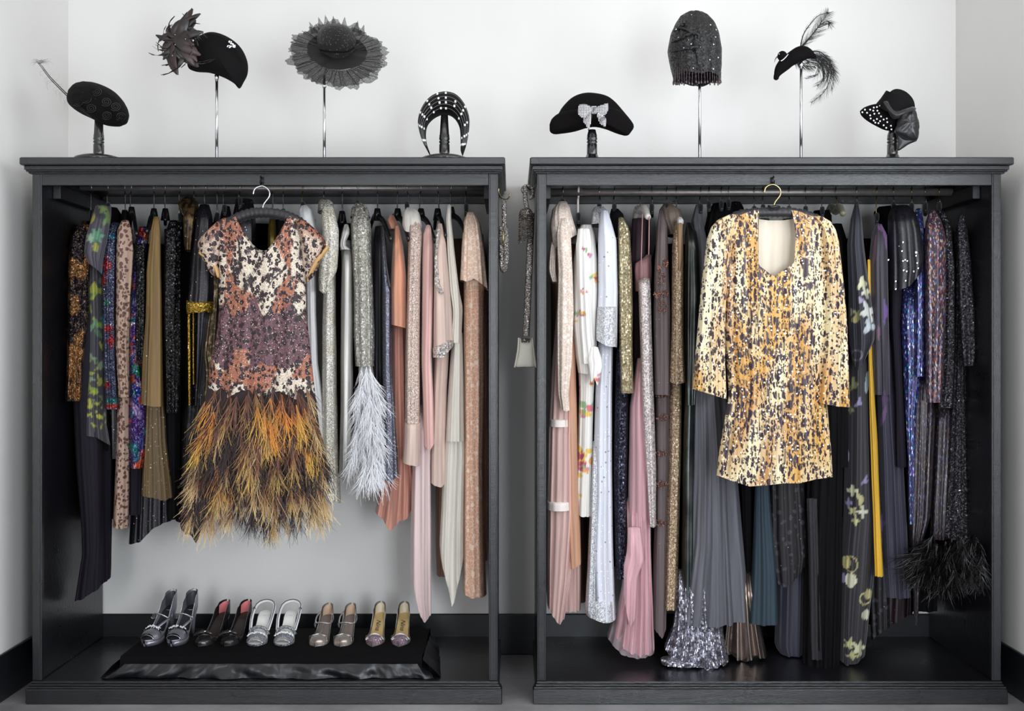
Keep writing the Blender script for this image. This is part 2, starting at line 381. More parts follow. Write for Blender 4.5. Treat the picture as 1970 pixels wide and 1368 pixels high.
def hanger(px, label, necky=405, kind='padded', side='L', end=None, wire=None, back=None, col=None):
    rz = ROD_L if side == 'L' else ROD_R; rr = (.0125 if side == 'L' else .0155) + .003; d = ROD_Y
    X = (px - 985) / S(d); th = math.atan2(X, D0 + d); ed = Vector((math.sin(th), math.cos(th), 0))
    c = Vector((X, d, rz)); zn = CZ - (necky - HZ) / S(d); r = empty('hanger', (X, d, zn), label, 'hanger', HG)
    w = wire or M_acry; off = random.uniform(-.006, .006)
    pts = [c + ed * (rr * 1.05 * math.cos(a)) + Vector((0, 0, rr * 1.05 * math.sin(a))) for a in [math.radians(v) for v in range(-25, 181, 25)]]
    lat = Vector((off, 0, 0))
    pts = [pts[-1 - i] for i in range(len(pts))]     # back over the rod then down behind... open end in front
    tail = [c + ed * rr * 1.1 + Vector((0, 0, -.004)), c + ed * rr * .9 + lat * .5 + Vector((0, 0, -rr - .004)), c + ed * .004 + lat + Vector((0, 0, -rr - .014)), Vector((X + off, d, zn + .03)), Vector((X + off, d, zn))]
    MB().tube(spline([pts[0] + Vector((0, 0, -.006))] + pts[:-1] + tail, 40),   .0027 if kind != 'white' else .0045, 6).out('hook', w, r)
    bm = M_black if kind == 'black' else (col or fabric('black_satin_padding', (22, 21, 23), .45, 0, .2))
    if end is None:
        a, b2, dz = .07, .07, .03; E1 = Vector((X, d, zn)) - ed * a - Vector((0, 0, dz)); E2 = Vector((X, d, zn)) + ed * b2 - Vector((0, 0, dz))
    else:
        E1 = P(end[0], end[1], .17); E2 = P(*back, .45) if back else Vector((2 * X - E1.x, .45, E1.z))
    c0 = Vector((X, d, zn)); R = .009 if kind == 'black' else (.016 if end else .010)
    m1 = (c0 + E1) / 2 + Vector((0, 0, .022)); m2 = (c0 + E2) / 2 + Vector((0, 0, .022))
    P5 = spline([E1, m1, c0 - Vector((0, 0, .004)), m2, E2], 20)
    MB().tube(P5, [R * (.75 + .25 * math.sin(math.pi * i / 20)) for i in range(21)], 8, 1.5 if kind == 'black' else 1).out('shoulder_bar', bm, r)
    if kind == 'black':
        MB().tube([c0 + Vector((0, 0, .03)), c0 + Vector((0, 0, .012)), c0 - Vector((0, 0, .02))], [.011, .015, .02], 8).out('neck', bm, r)
    return r

f = fabric
mt_goldseq = f('black_gold_sequins', (38, 28, 34), .3, .6, col2=(150, 105, 62), mixs=13, mixr=(.5, .56), mixst=(1, 1, .6), seq=(230, 1.6, (200, 175, 140), .13))
mt_plum = f('plum_black_crepe', (36, 32, 41), .85, streak=.3, spec=.15)
mt_silk_f = f('printed_dark_silk', attr=True, rough=.55, streak=.3, sheen=.2)
mt_navyseq = f('navy_silver_sequins', (42, 48, 78), .25, .5, col2=(130, 138, 165), mixs=40, seq=(240, 1.3, (210, 215, 235), .28), attr=False)
mt_paintseq = f('painted_sequins', attr=True, rough=.25, metal=.45, seq=(240, 1.3, (205, 210, 230), .16))
mt_paintseq2 = f('painted_sequins_multicolour', attr=True, rough=.22, metal=.4, seq=(170, 1.2, (150, 160, 215), .14))
mt_leo_nude = f('nude_spotted_chiffon', (178, 150, 132), .7, spots=(88, .44, (92, 62, 54), .7, .012), streak=.2)
mt_blackseq = f('black_sequins', (16, 15, 18), .25, .3, seq=(200, 1.2, (46, 46, 52), .1), beads=(70, .14, (235, 235, 240), .18))
mt_olive = f('olive_chiffon', (150, 120, 72), .6, streak=.4, trans=.15)
mt_olivebead = f('olive_beaded_chiffon', (116, 94, 62), .6, streak=.5, beads=[(120, .2, (215, 195, 150), .3), (55, .13, (255, 240, 210), .25)])
mt_blk = f('black_crepe', (17, 15, 18), .85, streak=.3, spec=.15)
mt_blkbead = f('black_beadwork', (22, 20, 26), .35, .2, beads=[(90, .16, (225, 225, 235), .3), (150, .2, (95, 85, 105), .5)])
mt_blklace = f('black_lace', (24, 22, 26), .6, 0, spots=(45, .3, (58, 54, 62), .8, .02), beads=(80, .12, (200, 200, 210), .08))
mt_bronze = f('bronze_brocade', (96, 74, 46), .35, .5, col2=(40, 30, 24), mixs=45, mixr=(.45, .55), beads=(60, .15, (225, 195, 120), .3))
mt_goldtrim = f('gold_braid', (176, 136, 42), .3, .8, seq=(260, 1.2, (255, 225, 130), .3))
mt_lamedark = f('bronze_metallic_lace', (78, 66, 50), .35, .6, col2=(150, 130, 98), mixs=60, mixr=(.5, .58))
mt_whitesat = f('white_satin', (222, 220, 220), .4, 0, .2, streak=.3)
mt_irid = f('iridescent_cream_sequins', (222, 213, 192), .3, .1, col2=(240, 234, 222), mixs=14, seq=(260, .9, (255, 252, 240), .25))
mt_creamsat = f('silver_striped_satin', (205, 202, 196), .35, .15, streak=.75)
mt_silverbead = f('silver_green_beadwork', (170, 162, 150), .35, .1, col2=(196, 192, 182), mixs=35, seq=(170, 1.2, (230, 232, 215), .25), beads=(48, .22, (255, 255, 250), .35))
mt_silverlame = f('silver_lilac_lame', (122, 124, 138), .35, .7, weave=.3, streak=.5, seq=(330, .6, (190, 190, 215), .2))
mt_peach = f('peach_satin', (222, 152, 120), .45, 0, .3, streak=.45, trans=.08)
mt_peach2 = f('dusty_peach_satin', (212, 148, 128), .5, 0, .3, streak=.5)
mt_blushseq = f('blush_sequined_lace', (228, 200, 186), .45, .03, streak=.3, seq=(220, .8, (245, 228, 215), .25), beads=(60, .16, (255, 250, 240), .3))
mt_pink = f('pale_pink_satin', (238, 190, 182), .42, 0, .3, streak=.4, trans=.08)
mt_pinklt = f('blush_pink_silk', (238, 212, 210), .45, 0, .3, streak=.35, trans=.08)
mt_blush = f('blush_chiffon', (234, 206, 192), .6, 0, .2, streak=.4, trans=.1)
mt_crys = f('crystal_cluster_trim', (214, 196, 186), .2, .2, seq=(130, 1.6, (255, 252, 250), .5))
mt_cream = f('cream_silk', (234, 227, 214), .5, 0, .3, streak=.3, trans=.1)
mt_ivory = f('ivory_silk', (240, 234, 222), .45, 0, .3, streak=.35, trans=.1)
mt_peachlace = f('peach_lace', (206, 158, 132), .7, lace=(70, .05, (226, 200, 180), 1))
mt_tan = f('tan_satin', (150, 112, 92), .5, streak=.4)
mt_greylame = f('dark_grey_satin', (84, 82, 88), .4, .3, streak=.5)

def row(hook, hlab, glab, gcat, name, pieces, side='L', necky=405, kind='padded', **k):
    if hook: hanger(hook, hlab, necky, kind, side, **k)
    return garment(name, glab, gcat, pieces)
def leafs(seed, x0, x1, y0, y1, n, cols, r=(5, 11), pet=(0, 0)):
    R = random.Random(seed); return [(R.uniform(x0, x1), R.uniform(y0, y1), R.uniform(*r), R.uniform(*r) * .5, R.uniform(0, 180), R.choice(cols), R.choice(pet)) for _ in range(n)]
green = [(96, 140, 104), (120, 150, 60), (150, 152, 62), (84, 110, 84), (130, 150, 120)]
# ---- left wardrobe, from left to right
row(176, 'hanger at the left end of the left rod, inside the gold-flecked sequin jacket', 'black and gold sequin jacket, outermost garment by the left side panel', 'jacket', 'sequin_jacket', [
    ('body', mt_goldseq, [(425, 158, 178), (450, 140, 184), (600, 136, 178), (758, 136, 178)], dict(d=.36, hd=.11, seed=1)),
    ('sleeve', mt_goldseq, [(432, 150, 174), (455, 136, 178), (520, 131, 174), (600, 130, 172), (700, 128, 160), (772, 125, 156)], dict(d=.2, hd=.05, seed=2, tr=40))], necky=412)
row(None, '', 'long plum-black trousers below the gold-flecked jacket', 'trousers', 'trousers', [
    ('trouser_leg', mt_plum, [(560, 150, 200), (770, 141, 196), (900, 147, 198), (1000, 156, 198), (1060, 158, 198), (1110, 150, 197), (1146, 144, 196)], dict(d=.27, hd=.06, hem=[14, 0, -14], amp=.014, seed=3, nf=2)),
    ('trouser_leg', mt_plum, [(560, 180, 214), (800, 180, 220), (1000, 190, 216), (1100, 192, 214), (1120, 193, 213)], dict(d=.38, hd=.06, hem=[6, 0, -6], amp=.012, seed=4))])
bl = [(198, 402, 14, 9, 60, (126, 148, 84), 5), (207, 420, 10, 16, 20, (104, 134, 70), 3), (186, 453, 16, 16, 0, (92, 150, 118), 6), (173, 458, 9, 11, 0, (140, 164, 138), 5), (178, 420, 4, 10, 20, (168, 156, 60), 0), (184, 476, 6, 9, 0, (150, 152, 62), 0)]
bl2 = [(179, 560, 7, 18, 10, (162, 164, 58), 0)] + leafs(5, 168, 215, 530, 760, 34, green, (6, 13), (0, 0, 3)) + leafs(6, 162, 212, 690, 825, 30, [(176, 176, 66), (150, 152, 70), (120, 130, 92)], (4, 9), (0, 3, 5))
row(208, 'wire hanger inside the green-flowered dark robe, left wardrobe', 'dark grey silk robe with green and yellow leaf print and rolled short sleeve', 'robe', 'printed_robe', [
    ('back_panel', mt_blk, [(398, 196, 226), (415, 190, 238), (470, 200, 240), (560, 196, 236), (780, 190, 216), (868, 190, 212)], dict(d=.40, hd=.09, seed=7)),
    ('body', mt_silk_f, [(394, 186, 214), (410, 176, 214), (470, 168, 206), (520, 167, 200), (600, 168, 202), (700, 166, 204), (800, 162, 205), (838, 161, 212)], dict(d=.30, hd=.09, seed=8, hem=[0, 4, 22], paint=blobs_paint((58, 56, 64), bl2))),
    ('sleeve', mt_silk_f, [(396, 184, 214), (420, 176, 212), (460, 165, 206), (492, 161, 199), (518, 170, 196)], dict(d=.19, hd=.06, seed=9, tr=30, hem=[-12, -2, 8], paint=blobs_paint((66, 62, 74), bl)))], necky=398)
red = (168, 36, 42)
bl = [(216, 455, 10, 7, 0, (40, 140, 165), 5), (205, 510, 11, 20, 0, red, 4), (200, 540, 5, 10, 0, red, 0), (205, 583, 6, 5, 0, (36, 120, 90), 0), (198, 620, 3, 14, 0, (40, 140, 160), 0), (208, 632, 12, 10, 0, red, 5), (214, 656, 11, 14, 0, red, 4), (206, 741, 6, 6, 0, red, 0), (216, 772, 20, 4, 0, (30, 120, 120), 0), (216, 782, 20, 5, 0, (165, 50, 40), 0)]
row(240, 'black hanger inside the navy sequin dress with red flowers', 'navy and silver sequin dress with red sequin flowers and teal hem', 'dress', 'sequin_dress', [
    ('body', mt_blkbead, [(470, 205, 234), (700, 206, 232), (883, 212, 230)], dict(d=.37, hd=.07, seed=10)),
    ('sleeve', mt_paintseq, [(428, 214, 232), (445, 204, 228), (500, 194, 227), (600, 197, 225), (700, 199, 226), (788, 203, 229)], dict(d=.24, hd=.07, seed=11, paint=blobs_paint((70, 74, 102), bl)))], necky=418, kind='black')
row(253, 'black hanger above the nude dress with brown spots', 'nude chiffon dress with small brown spots and long sleeve', 'dress', 'spotted_dress', [
    ('body', mt_leo_nude, [(440, 230, 256), (600, 228, 254), (760, 226, 252), (900, 222, 250), (1018, 217, 248)], dict(d=.30, hd=.10, seed=12)),
    ('sleeve', mt_leo_nude, [(424, 234, 248), (440, 226, 253), (480, 224, 257), (560, 224, 252), (660, 222, 243), (764, 228, 248)], dict(d=.17, hd=.035, seed=13, tr=30))], necky=412, kind='black', end=(263, 452), back=(250, 440))
R5 = random.Random(11)
bl = [(R5.uniform(242, 296), R5.uniform(440, 900), R5.uniform(6, 17), R5.uniform(5, 11), R5.uniform(0, 180), R5.choice([(46, 44, 130), (96, 50, 130), (40, 120, 130), (190, 60, 50), (150, 132, 180), (214, 196, 205), (30, 60, 140), (60, 28, 90), (20, 120, 90), (200, 90, 50)]), R5.choice([0, 0, 3])) for _ in range(110)]
bl += [(268, 812, 15, 40, 25, (70, 36, 110), 0), (262, 790, 20, 6, 60, (160, 130, 180), 0)]
row(296, 'black hanger between the multicolour and the olive gowns', 'multicolour abstract sequin tunic in blue, red, teal and violet', 'tunic', 'sequin_tunic', [
    ('body', mt_paintseq2, [(436, 268, 290), (470, 258, 284), (540, 252, 272), (640, 246, 266), (700, 246, 275), (780, 245, 290), (830, 243, 292), (870, 246, 286), (902, 250, 276)], dict(d=.29, hd=.09, seed=14, paint=blobs_paint((50, 46, 110), bl))),
    ('sleeve', mt_blackseq, [(470, 262, 280), (600, 262, 280), (700, 262, 278)], dict(d=.20, hd=.03, seed=15)),
    ('trouser_leg', mt_plum, [(840, 248, 276), (900, 247, 275), (992, 247, 272)], dict(d=.32, hd=.06, seed=16))], necky=415, kind='black', end=(283, 447), back=(290, 440))
row(318, 'black hanger just right of the olive chiffon gown', 'olive chiffon gown with beaded pleated skirt', 'gown', 'chiffon_gown', [
    ('skirt', mt_olivebead, [(700, 274, 318), (782, 280, 318), (850, 277, 322), (920, 274, 332), (962, 272, 337)], dict(d=.31, hd=.11, seed=17, nf=6, amp=.016, hem=[-6, -4, 3, -4], step=7)),
    ('overlay', mt_olive, [(417, 296, 306), (440, 290, 309), (520, 282, 310), (620, 280, 312), (700, 274, 313), (781, 272, 314)], dict(d=.19, hd=.05, seed=18, nf=2, hem=[-4, 2, 2])),
    ('bead_edge', mt_olivebead, [(590, 284, 286), (700, 280, 284), (780, 276, 282)], dict(d=.125, hd=.008, seed=19, cols=16))], necky=415, kind='black')
row(None, '', 'black beaded skirt with slanting hem below the olive gown', 'skirt', 'beaded_skirt', [
    ('skirt', mt_blkbead, [(780, 262, 330), (960, 252, 338), (1022, 248, 338)], dict(d=.40, hd=.09, seed=20, nf=5, hem=[28, 20, -4, -14, -18]))])
row(347, 'wire hanger inside the black sequin jacket beside the olive gown', 'black sheer jacket scattered with clear sequins, beside the olive gown', 'jacket', 'sheer_jacket', [
    ('body', mt_blk, [(440, 316, 352), (600, 314, 352), (700, 314, 350), (1000, 322, 346)], dict(d=.35, hd=.1, seed=21)),
    ('sleeve', mt_blackseq, [(424, 326, 344), (450, 316, 350), (600, 314, 349), (700, 316, 348), (795, 320, 344)], dict(d=.22, hd=.06, seed=22))], necky=418)
row(373, 'wire hanger inside the bronze brocade jacket', 'bronze brocade jacket with ruffled collar', 'jacket', 'brocade_jacket', [
    ('collar', mt_bronze, [(379, 354, 374), (386, 342, 382), (400, 345, 384), (412, 350, 378)], dict(d=.30, hd=.08, seed=23, nf=6, amp=.02, tr=20)),
    ('sleeve', mt_bronze, [(392, 356, 378), (420, 352, 376), (468, 354, 370), (480, 356, 368)], dict(d=.19, hd=.05, seed=24, tr=30)),
    ('body', mt_blk, [(420, 350, 392), (600, 348, 392), (780, 350, 395), (1005, 338, 396)], dict(d=.37, hd=.08, seed=25))], necky=398)
row(396, 'wire hanger inside the black beaded coat with gold cuff', 'black coat with beads and scalloped gold braid cuff', 'coat', 'beaded_coat', [
    ('sleeve', mt_blkbead, [(393, 384, 402), (410, 378, 408), (480, 370, 410), (560, 364, 412), (590, 360, 410)], dict(d=.19, hd=.06, seed=26, tr=35)),
    ('cuff', mt_goldtrim, [(578, 359, 412), (590, 358, 411), (600, 360, 408)], dict(d=.185, hd=.068, seed=27, nf=9, amp=.004, tr=2, hem=[4, 0, 2, -3, 2]), 'gold braid cuff'),
    ('trim', mt_goldtrim, [(596, 361, 366), (700, 362, 367), (780, 363, 367)], dict(d=.2, hd=.012, seed=28, cols=16)),
    ('trim', mt_goldtrim, [(596, 370, 373), (740, 371, 374)], dict(d=.2, hd=.012, seed=29, cols=16)),
    ('body', mt_blkbead, [(430, 374, 408), (600, 366, 404), (780, 362, 398)], dict(d=.32, hd=.08, seed=30))], necky=402)
row(None, '', 'bronze metallic lace gown half hidden by the feathered dress', 'gown', 'lace_gown', [
    ('gown', mt_lamedark, [(520, 404, 424), (600, 402, 420), (680, 390, 416), (720, 394, 420), (900, 380, 430)], dict(d=.27, hd=.07, seed=31))])
row(None, '', 'black lace hem showing below the left edge of the feathered skirt', 'dress', 'lace_dress', [
    ('dress', mt_blklace, [(560, 380, 440), (870, 352, 440), (1000, 346, 400), (1026, 347, 388)], dict(d=.34, hd=.09, seed=32, hem=[-8, 2, 4, 22, -4], nf=5))])
for i, (hx, a, b, y, lab) in enumerate(((418, 408, 424, 418, 'narrow black dress just right of the gold-cuffed coat'), (432, 422, 448, 402, 'black padded dress behind the feathered dress'), (462, 448, 492, 388, 'black ruffled jacket behind the neck of the feathered dress'), (545, 528, 556, 410, 'black dress behind the right shoulder of the feathered dress'))):
    row(hx, 'wire hanger inside the ' + lab, lab, 'dress', 'evening_dress', [('bodice', mt_blkbead if i == 2 else mt_blk, [(y - 6, a + 6, b - 6), (y + 20, a, b), (700, a, b)], dict(d=.33, hd=.1, seed=33 + i)),
        ('skirt', mt_blk, [(690, a, b), (900, a, b)], dict(d=.33, hd=.09, seed=43 + i))], necky=y)
row(523, 'wire hanger inside the gold metallic dress behind the neckline', 'gold metallic dress seen through the feathered dress neckline', 'dress', 'metallic_dress', [
    ('dress', f('antique_gold_lame', (140, 120, 60), .3, .7, streak=.6), [(420, 518, 530), (440, 515, 532), (800, 512, 534)], dict(d=.28, hd=.09, seed=50))], necky=412)
row(583, 'wire hanger inside the grey-white satin dress', 'grey-white satin dress behind the right sleeve of the feathered dress', 'dress', 'satin_dress', [
    ('hanger_cover', mt_whitesat, [(395, 580, 592), (402, 575, 600), (425, 576, 606), (440, 585, 608)], dict(d=.22, hd=.05, seed=51, tr=20)),
    ('dress', mt_whitesat, [(420, 580, 608), (530, 588, 608), (600, 589, 608), (700, 590, 612), (770, 592, 622), (900, 596, 628)], dict(d=.30, hd=.09, seed=52, tr=60))], necky=396, wire=M_brass)
row(624, 'wire hanger inside the cream iridescent sequin gown', 'cream iridescent sequin gown with collar and loose folded sleeve', 'gown', 'iridescent_gown', [
    ('collar', mt_irid, [(383, 616, 634), (388, 612, 642), (404, 611, 642)], dict(d=.31, hd=.08, seed=53, tr=15, nf=4)),
    ('sleeve', mt_irid, [(392, 622, 638), (410, 618, 645), (450, 620, 652), (500, 616, 651), (540, 613, 649), (562, 614, 640)], dict(d=.18, hd=.06, seed=54, tr=40, hem=[-6, 4, -26], nf=2)),
    ('body', mt_irid, [(420, 622, 646), (560, 622, 646), (640, 620, 647), (760, 619, 648), (850, 618, 651), (940, 618, 655), (968, 622, 656)], dict(d=.29, hd=.09, seed=55, hem=[-20, -4, 4]))], necky=390)
row(658, 'black hanger inside the silver-striped satin gown', 'silver-white satin gown with fine vertical stripes and twisted strap', 'gown', 'striped_gown', [
    ('strap', mt_creamsat, [(432, 662, 670), (445, 658, 674), (470, 653, 664), (480, 655, 676)], dict(d=.2, hd=.03, seed=56, tr=20)),
    ('body', mt_creamsat, [(462, 655, 675), (500, 657, 678), (600, 656, 680), (700, 655, 679), (800, 655, 679), (917, 652, 678)], dict(d=.27, hd=.1, seed=57, nf=3.5, hem=[-3, 2, 2]))], necky=420, kind='black')
row(688, 'wire hanger inside the crystal-beaded gown with white feathers', 'silver-green crystal-beaded gown with white ostrich feather skirt', 'gown', 'beaded_feather_gown', [
    ('collar', mt_silverbead, [(390, 684, 696), (398, 676, 708), (415, 674, 713)], dict(d=.29, hd=.07, seed=58, tr=14, nf=5, amp=.018)),
    ('body', mt_silverbead, [(400, 680, 706), (430, 674, 714), (500, 677, 715), (560, 680, 718), (640, 680, 721), (705, 684, 720)], dict(d=.26, hd=.11, seed=59, nf=3, amp=.016)),
    ('underskirt', mt_whitesat, [(690, 690, 714), (760, 690, 726), (930, 690, 730)], dict(d=.26, hd=.07, seed=60))], necky=393)
row(726, 'black hanger inside the silver lilac sleeveless gown', 'silver lilac metallic sleeveless gown with dark piping', 'gown', 'metallic_gown', [
    ('lining', mt_greylame, [(435, 722, 740), (460, 718, 744), (600, 718, 742), (760, 722, 742)], dict(d=.38, hd=.06, seed=61)),
    ('body', mt_silverlame, [(434, 733, 738), (470, 733, 742), (540, 735, 748), (560, 735, 754), (700, 736, 754), (800, 738, 760), (922, 736, 767)], dict(d=.26, hd=.10, seed=62, nf=3.5, hem=[4, 4, -4])),
    ('piping', M_black, [(436, 736, 738), (500, 740, 743), (552, 749, 752)], dict(d=.155, hd=.006, seed=63, cols=12))], necky=415, kind='black', end=(752, 462), back=(712, 440))
row(765, 'black hanger with a curved arm above the peach satin gown', 'peach satin gown with flounce and pointed handkerchief hem', 'gown', 'peach_gown', [
    ('skirt', mt_peach2, [(600, 752, 782), (780, 752, 786), (880, 746, 790), (940, 730, 796), (980, 722, 797)], dict(d=.35, hd=.09, seed=64, nf=4, amp=.02, hem=[8, 20, 44, 24, 20, -4])),
    ('bodice', mt_peach, [(434, 760, 768), (470, 756, 776), (530, 752, 782), (556, 751, 782), (600, 751, 783), (628, 751, 783)], dict(d=.25, hd=.09, seed=65, tr=90, hem=[-4, 0, 4])),
    ('collar', mt_peach, [(414, 748, 758), (424, 743, 764), (440, 748, 768)], dict(d=.3, hd=.05, seed=66, tr=15))], necky=415, kind='black', end=(786, 462), back=(748, 440))
row(783, 'wire hanger tied with grey ribbon inside the blush sequin dress', 'blush lace dress with vertical sequins and pleated chiffon hem', 'dress', 'blush_dress', [
    ('shoulder_pad', mt_cream, [(399, 782, 798), (408, 775, 808), (430, 774, 812), (446, 778, 810)], dict(d=.24, hd=.06, seed=67, tr=20)),
    ('body', mt_blushseq, [(420, 784, 808), (445, 786, 812), (520, 784, 809), (600, 782, 808), (700, 780, 808), (815, 779, 808)], dict(d=.22, hd=.08, seed=68, nf=3)),
    ('flounce', mt_blush, [(808, 779, 809), (860, 777, 808), (896, 775, 808)], dict(d=.22, hd=.09, seed=69, nf=7, amp=.014, tr=10, hem=[-4, 0, 3]))], necky=396)
row(810, 'black hanger with a curved arm above the long pink satin gown', 'pale pink satin gown, the longest in the left wardrobe', 'gown', 'pink_gown', [
    ('skirt', mt_pinklt, [(780, 800, 832), (900, 794, 829), (1050, 790, 829), (1150, 790, 830), (1190, 800, 830)], dict(d=.30, hd=.10, seed=70, nf=2.5, amp=.02, hem=[-34, -8, 8, 4, -3])),
    ('bodice', mt_pink, [(433, 820, 828), (450, 814, 834), (500, 812, 834), (560, 812, 833), (700, 811, 831), (800, 814, 834), (868, 816, 835)], dict(d=.22, hd=.06, seed=71, nf=2, hem=[-10, 2, -14]))], necky=415, kind='black', end=(837, 465), back=(800, 440))
row(842, 'black hanger inside the blush dress with crystal trim', 'blush chiffon dress with crystal neckline and crystal hip band', 'dress', 'crystal_dress', [
    ('skirt', mt_blush, [(640, 838, 866), (750, 832, 860), (850, 829, 858), (930, 828, 860)], dict(d=.30, hd=.09, seed=72, hem=[0, 6, 8, -2])),
    ('tunic', mt_blush, [(430, 842, 850), (470, 838, 858), (540, 835, 864), (620, 834, 870), (684, 833, 872)], dict(d=.21, hd=.07, seed=73, hem=[-2, 0, -26])),
    ('hip_band', mt_crys, [(655, 832, 873), (672, 832, 873), (688, 833, 873)], dict(d=.205, hd=.078, seed=74, tr=2, top=.95, hem=[0, 0, -24], topy=[14, 8, -12]), 'crystal-encrusted hip band'),
    ('neck_trim', mt_crys, [(440, 840, 846), (500, 836, 842), (545, 836, 846), (565, 845, 855)], dict(d=.14, hd=.012, seed=75, tr=5), 'crystal neckline trim')], necky=415, kind='black', end=(857, 455), back=(836, 440))
row(868, 'black hanger with a curved arm above the ivory silk gown', 'ivory silk gown with draped panel and deep pointed hem', 'gown', 'ivory_gown', [
    ('strap', mt_cream, [(394, 861, 868), (420, 858, 868), (480, 860, 874), (560, 866, 884), (600, 872, 886), (660, 868, 886)], dict(d=.2, hd=.03, seed=76, tr=10)),
    ('drape', mt_cream, [(560, 868, 884), (590, 866, 890), (640, 872, 888), (700, 868, 890), (850, 858, 892)], dict(d=.24, hd=.06, seed=77)),
    ('skirt', mt_ivory, [(640, 870, 890), (760, 862, 893), (900, 852, 895), (1000, 849, 893), (1080, 846, 893), (1110, 848, 893)], dict(d=.30, hd=.09, seed=78, nf=3, amp=.02, hem=[-30, 10, 62, 14, -40])),
    ('lining', mt_tan, [(560, 862, 900), (940, 838, 880), (1060, 838, 870), (1110, 840, 862)], dict(d=.42, hd=.06, seed=79))], necky=412, kind='black', end=(899, 457), back=(862, 430))
row(897, 'wire hanger inside the peach lace gown', 'peach lace gown with short lace cape, outermost by the right post', 'gown', 'peach_lace_gown', [
    ('body', mt_peachlace, [(450, 893, 930), (560, 892, 932), (700, 892, 932), (900, 893, 930), (1050, 892, 932), (1150, 891, 936)], dict(d=.30, hd=.10, seed=80, nf=3, hem=[-6, 2, 0, 2])),
    ('cape', f('cream_lace', (220, 186, 164), .7, lace=(60, .06, (236, 214, 196), .93)), [(408, 898, 912), (424, 892, 924), (470, 888, 932), (520, 886, 937), (540, 885, 940)], dict(d=.24, hd=.11, seed=81, nf=6, amp=.015, hem=[-4, 2, -4, 6, 16]))], necky=400)
row(None, '', 'dusky rose slip dress between the peach lace gown and the side panel', 'dress', 'slip_dress', [('dress', mt_peach2, [(560, 922, 938), (900, 924, 939), (1080, 926, 938)], dict(d=.42, hd=.05, seed=82))])
row(None, '', 'dark brown slip behind the white feathered and peach gowns', 'dress', 'slip_dress', [('dress', f('brown_velvet', (52, 40, 38), .9, 0, .3), [(430, 630, 700), (900, 640, 690)], dict(d=.47, hd=.05, seed=83))])
# ---- right wardrobe, from left to right
mt_creamlace = f('cream_lace_sleeve', (220, 198, 184), .7, lace=(95, .06, (240, 228, 216), .95))
mt_pinkchif = f('pink_chiffon', (234, 196, 188), .6, 0, .2, streak=.35, trans=.1)
mt_apricot = f('apricot_silk', (226, 170, 136), .5, streak=.4, trans=.1)
mt_ribbon = f('cream_ribbon', (238, 226, 218), .4)
mt_print = f('printed_white_silk', attr=True, rough=.5, streak=.15, sheen=.2, trans=.08)
mt_whitecrys = f('white_crystal_chiffon', (226, 228, 238), .45, 0, .1, streak=.2, weave=.2, beads=[(50, .2, (150, 150, 164), .4), (70, .2, (255, 255, 255), .4)])
mt_whitemesh = f('white_beaded_mesh', (214, 214, 220), .35, .1, seq=(240, .7, (250, 250, 252), .3))
mt_goldsil = f('gold_silver_sequins', (192, 176, 138), .22, .5, seq=(135, 1.0, (240, 228, 190), .35), attr=False)
mt_navy = f('navy_black_sequins', (36, 36, 52), .25, .5, seq=(150, 1.0, (120, 122, 150), .14))
mt_palecrys = f('pale_crystal_lace', (222, 206, 204), .35, .05, seq=(170, .9, (250, 242, 240), .25), lace=(50, .05, (238, 228, 226), 1))
mt_rose = f('rose_satin', (206, 150, 152), .4, 0, .3, streak=.4, trans=.06)
mt_rosepink = f('light_rose_satin', (226, 174, 182), .38, 0, .3, streak=.4, trans=.06)
mt_taupe = f('taupe_chiffon', (108, 94, 94), .65, streak=.5, beads=(75, .12, (190, 160, 150), .15))
mt_copper = f('copper_beadwork', (160, 112, 98), .3, .5, seq=(190, 1.5, (225, 190, 170), .3))
mt_goldfine = f('champagne_sequins', (192, 164, 134), .28, .3, seq=(210, 1.2, (240, 220, 185), .22))
mt_iridgrey = f('iridescent_grey_lame', (64, 74, 72), .3, .75, col2=(120, 124, 120), mixs=6, streak=.8)
mt_greychif = f('grey_chiffon', (112, 112, 120), .75, streak=.4, trans=.05, weave=.2)
mt_silverseq = f('big_silver_sequins', (168, 166, 180), .2, .75, seq=(105, 1.3, (245, 245, 255), .4))
mt_lame = f('silver_bronze_lame', (176, 160, 150), .2, .9, streak=.6)
mt_teal = f('dark_teal_crepe', (44, 62, 74), .7, streak=.3)
mt_navysilk = f('midnight_silk', (50, 50, 66), .55, 0, .2, streak=.35)
mt_yellow = f('yellow_silk', (226, 178, 50), .45, streak=.3)
mt_net = f('black_sequin_net', (34, 33, 40), .4, .1, lace=(85, .1, (20, 20, 24), 1), beads=(40, .2, (205, 205, 215), .1))
mt_blue = f('blue_violet_bugle_beads', (44, 44, 86), .3, .3, dashes=(165, .32, [(52, 86, 190), (120, 80, 190), (70, 160, 190), (220, 220, 250)], .42))
mt_multi = f('multicolour_bugle_beads', (62, 52, 66), .4, .2, dashes=(165, .32, [(150, 60, 60), (176, 150, 100), (84, 120, 170), (170, 160, 170), (150, 80, 60)], .5))
mt_multid = f('dark_multicolour_beads', (44, 36, 42), .4, .2, dashes=(165, .3, [(110, 80, 60), (120, 110, 110), (70, 80, 120)], .45))
mt_charseq = f('charcoal_sequins', (54, 50, 56), .35, .3, seq=(190, 1.5, (150, 148, 156), .1), beads=(60, .17, (215, 212, 220), .16))
mt_sheerblk = f('sheer_black_chiffon', (42, 40, 46), .7, alpha=.85)

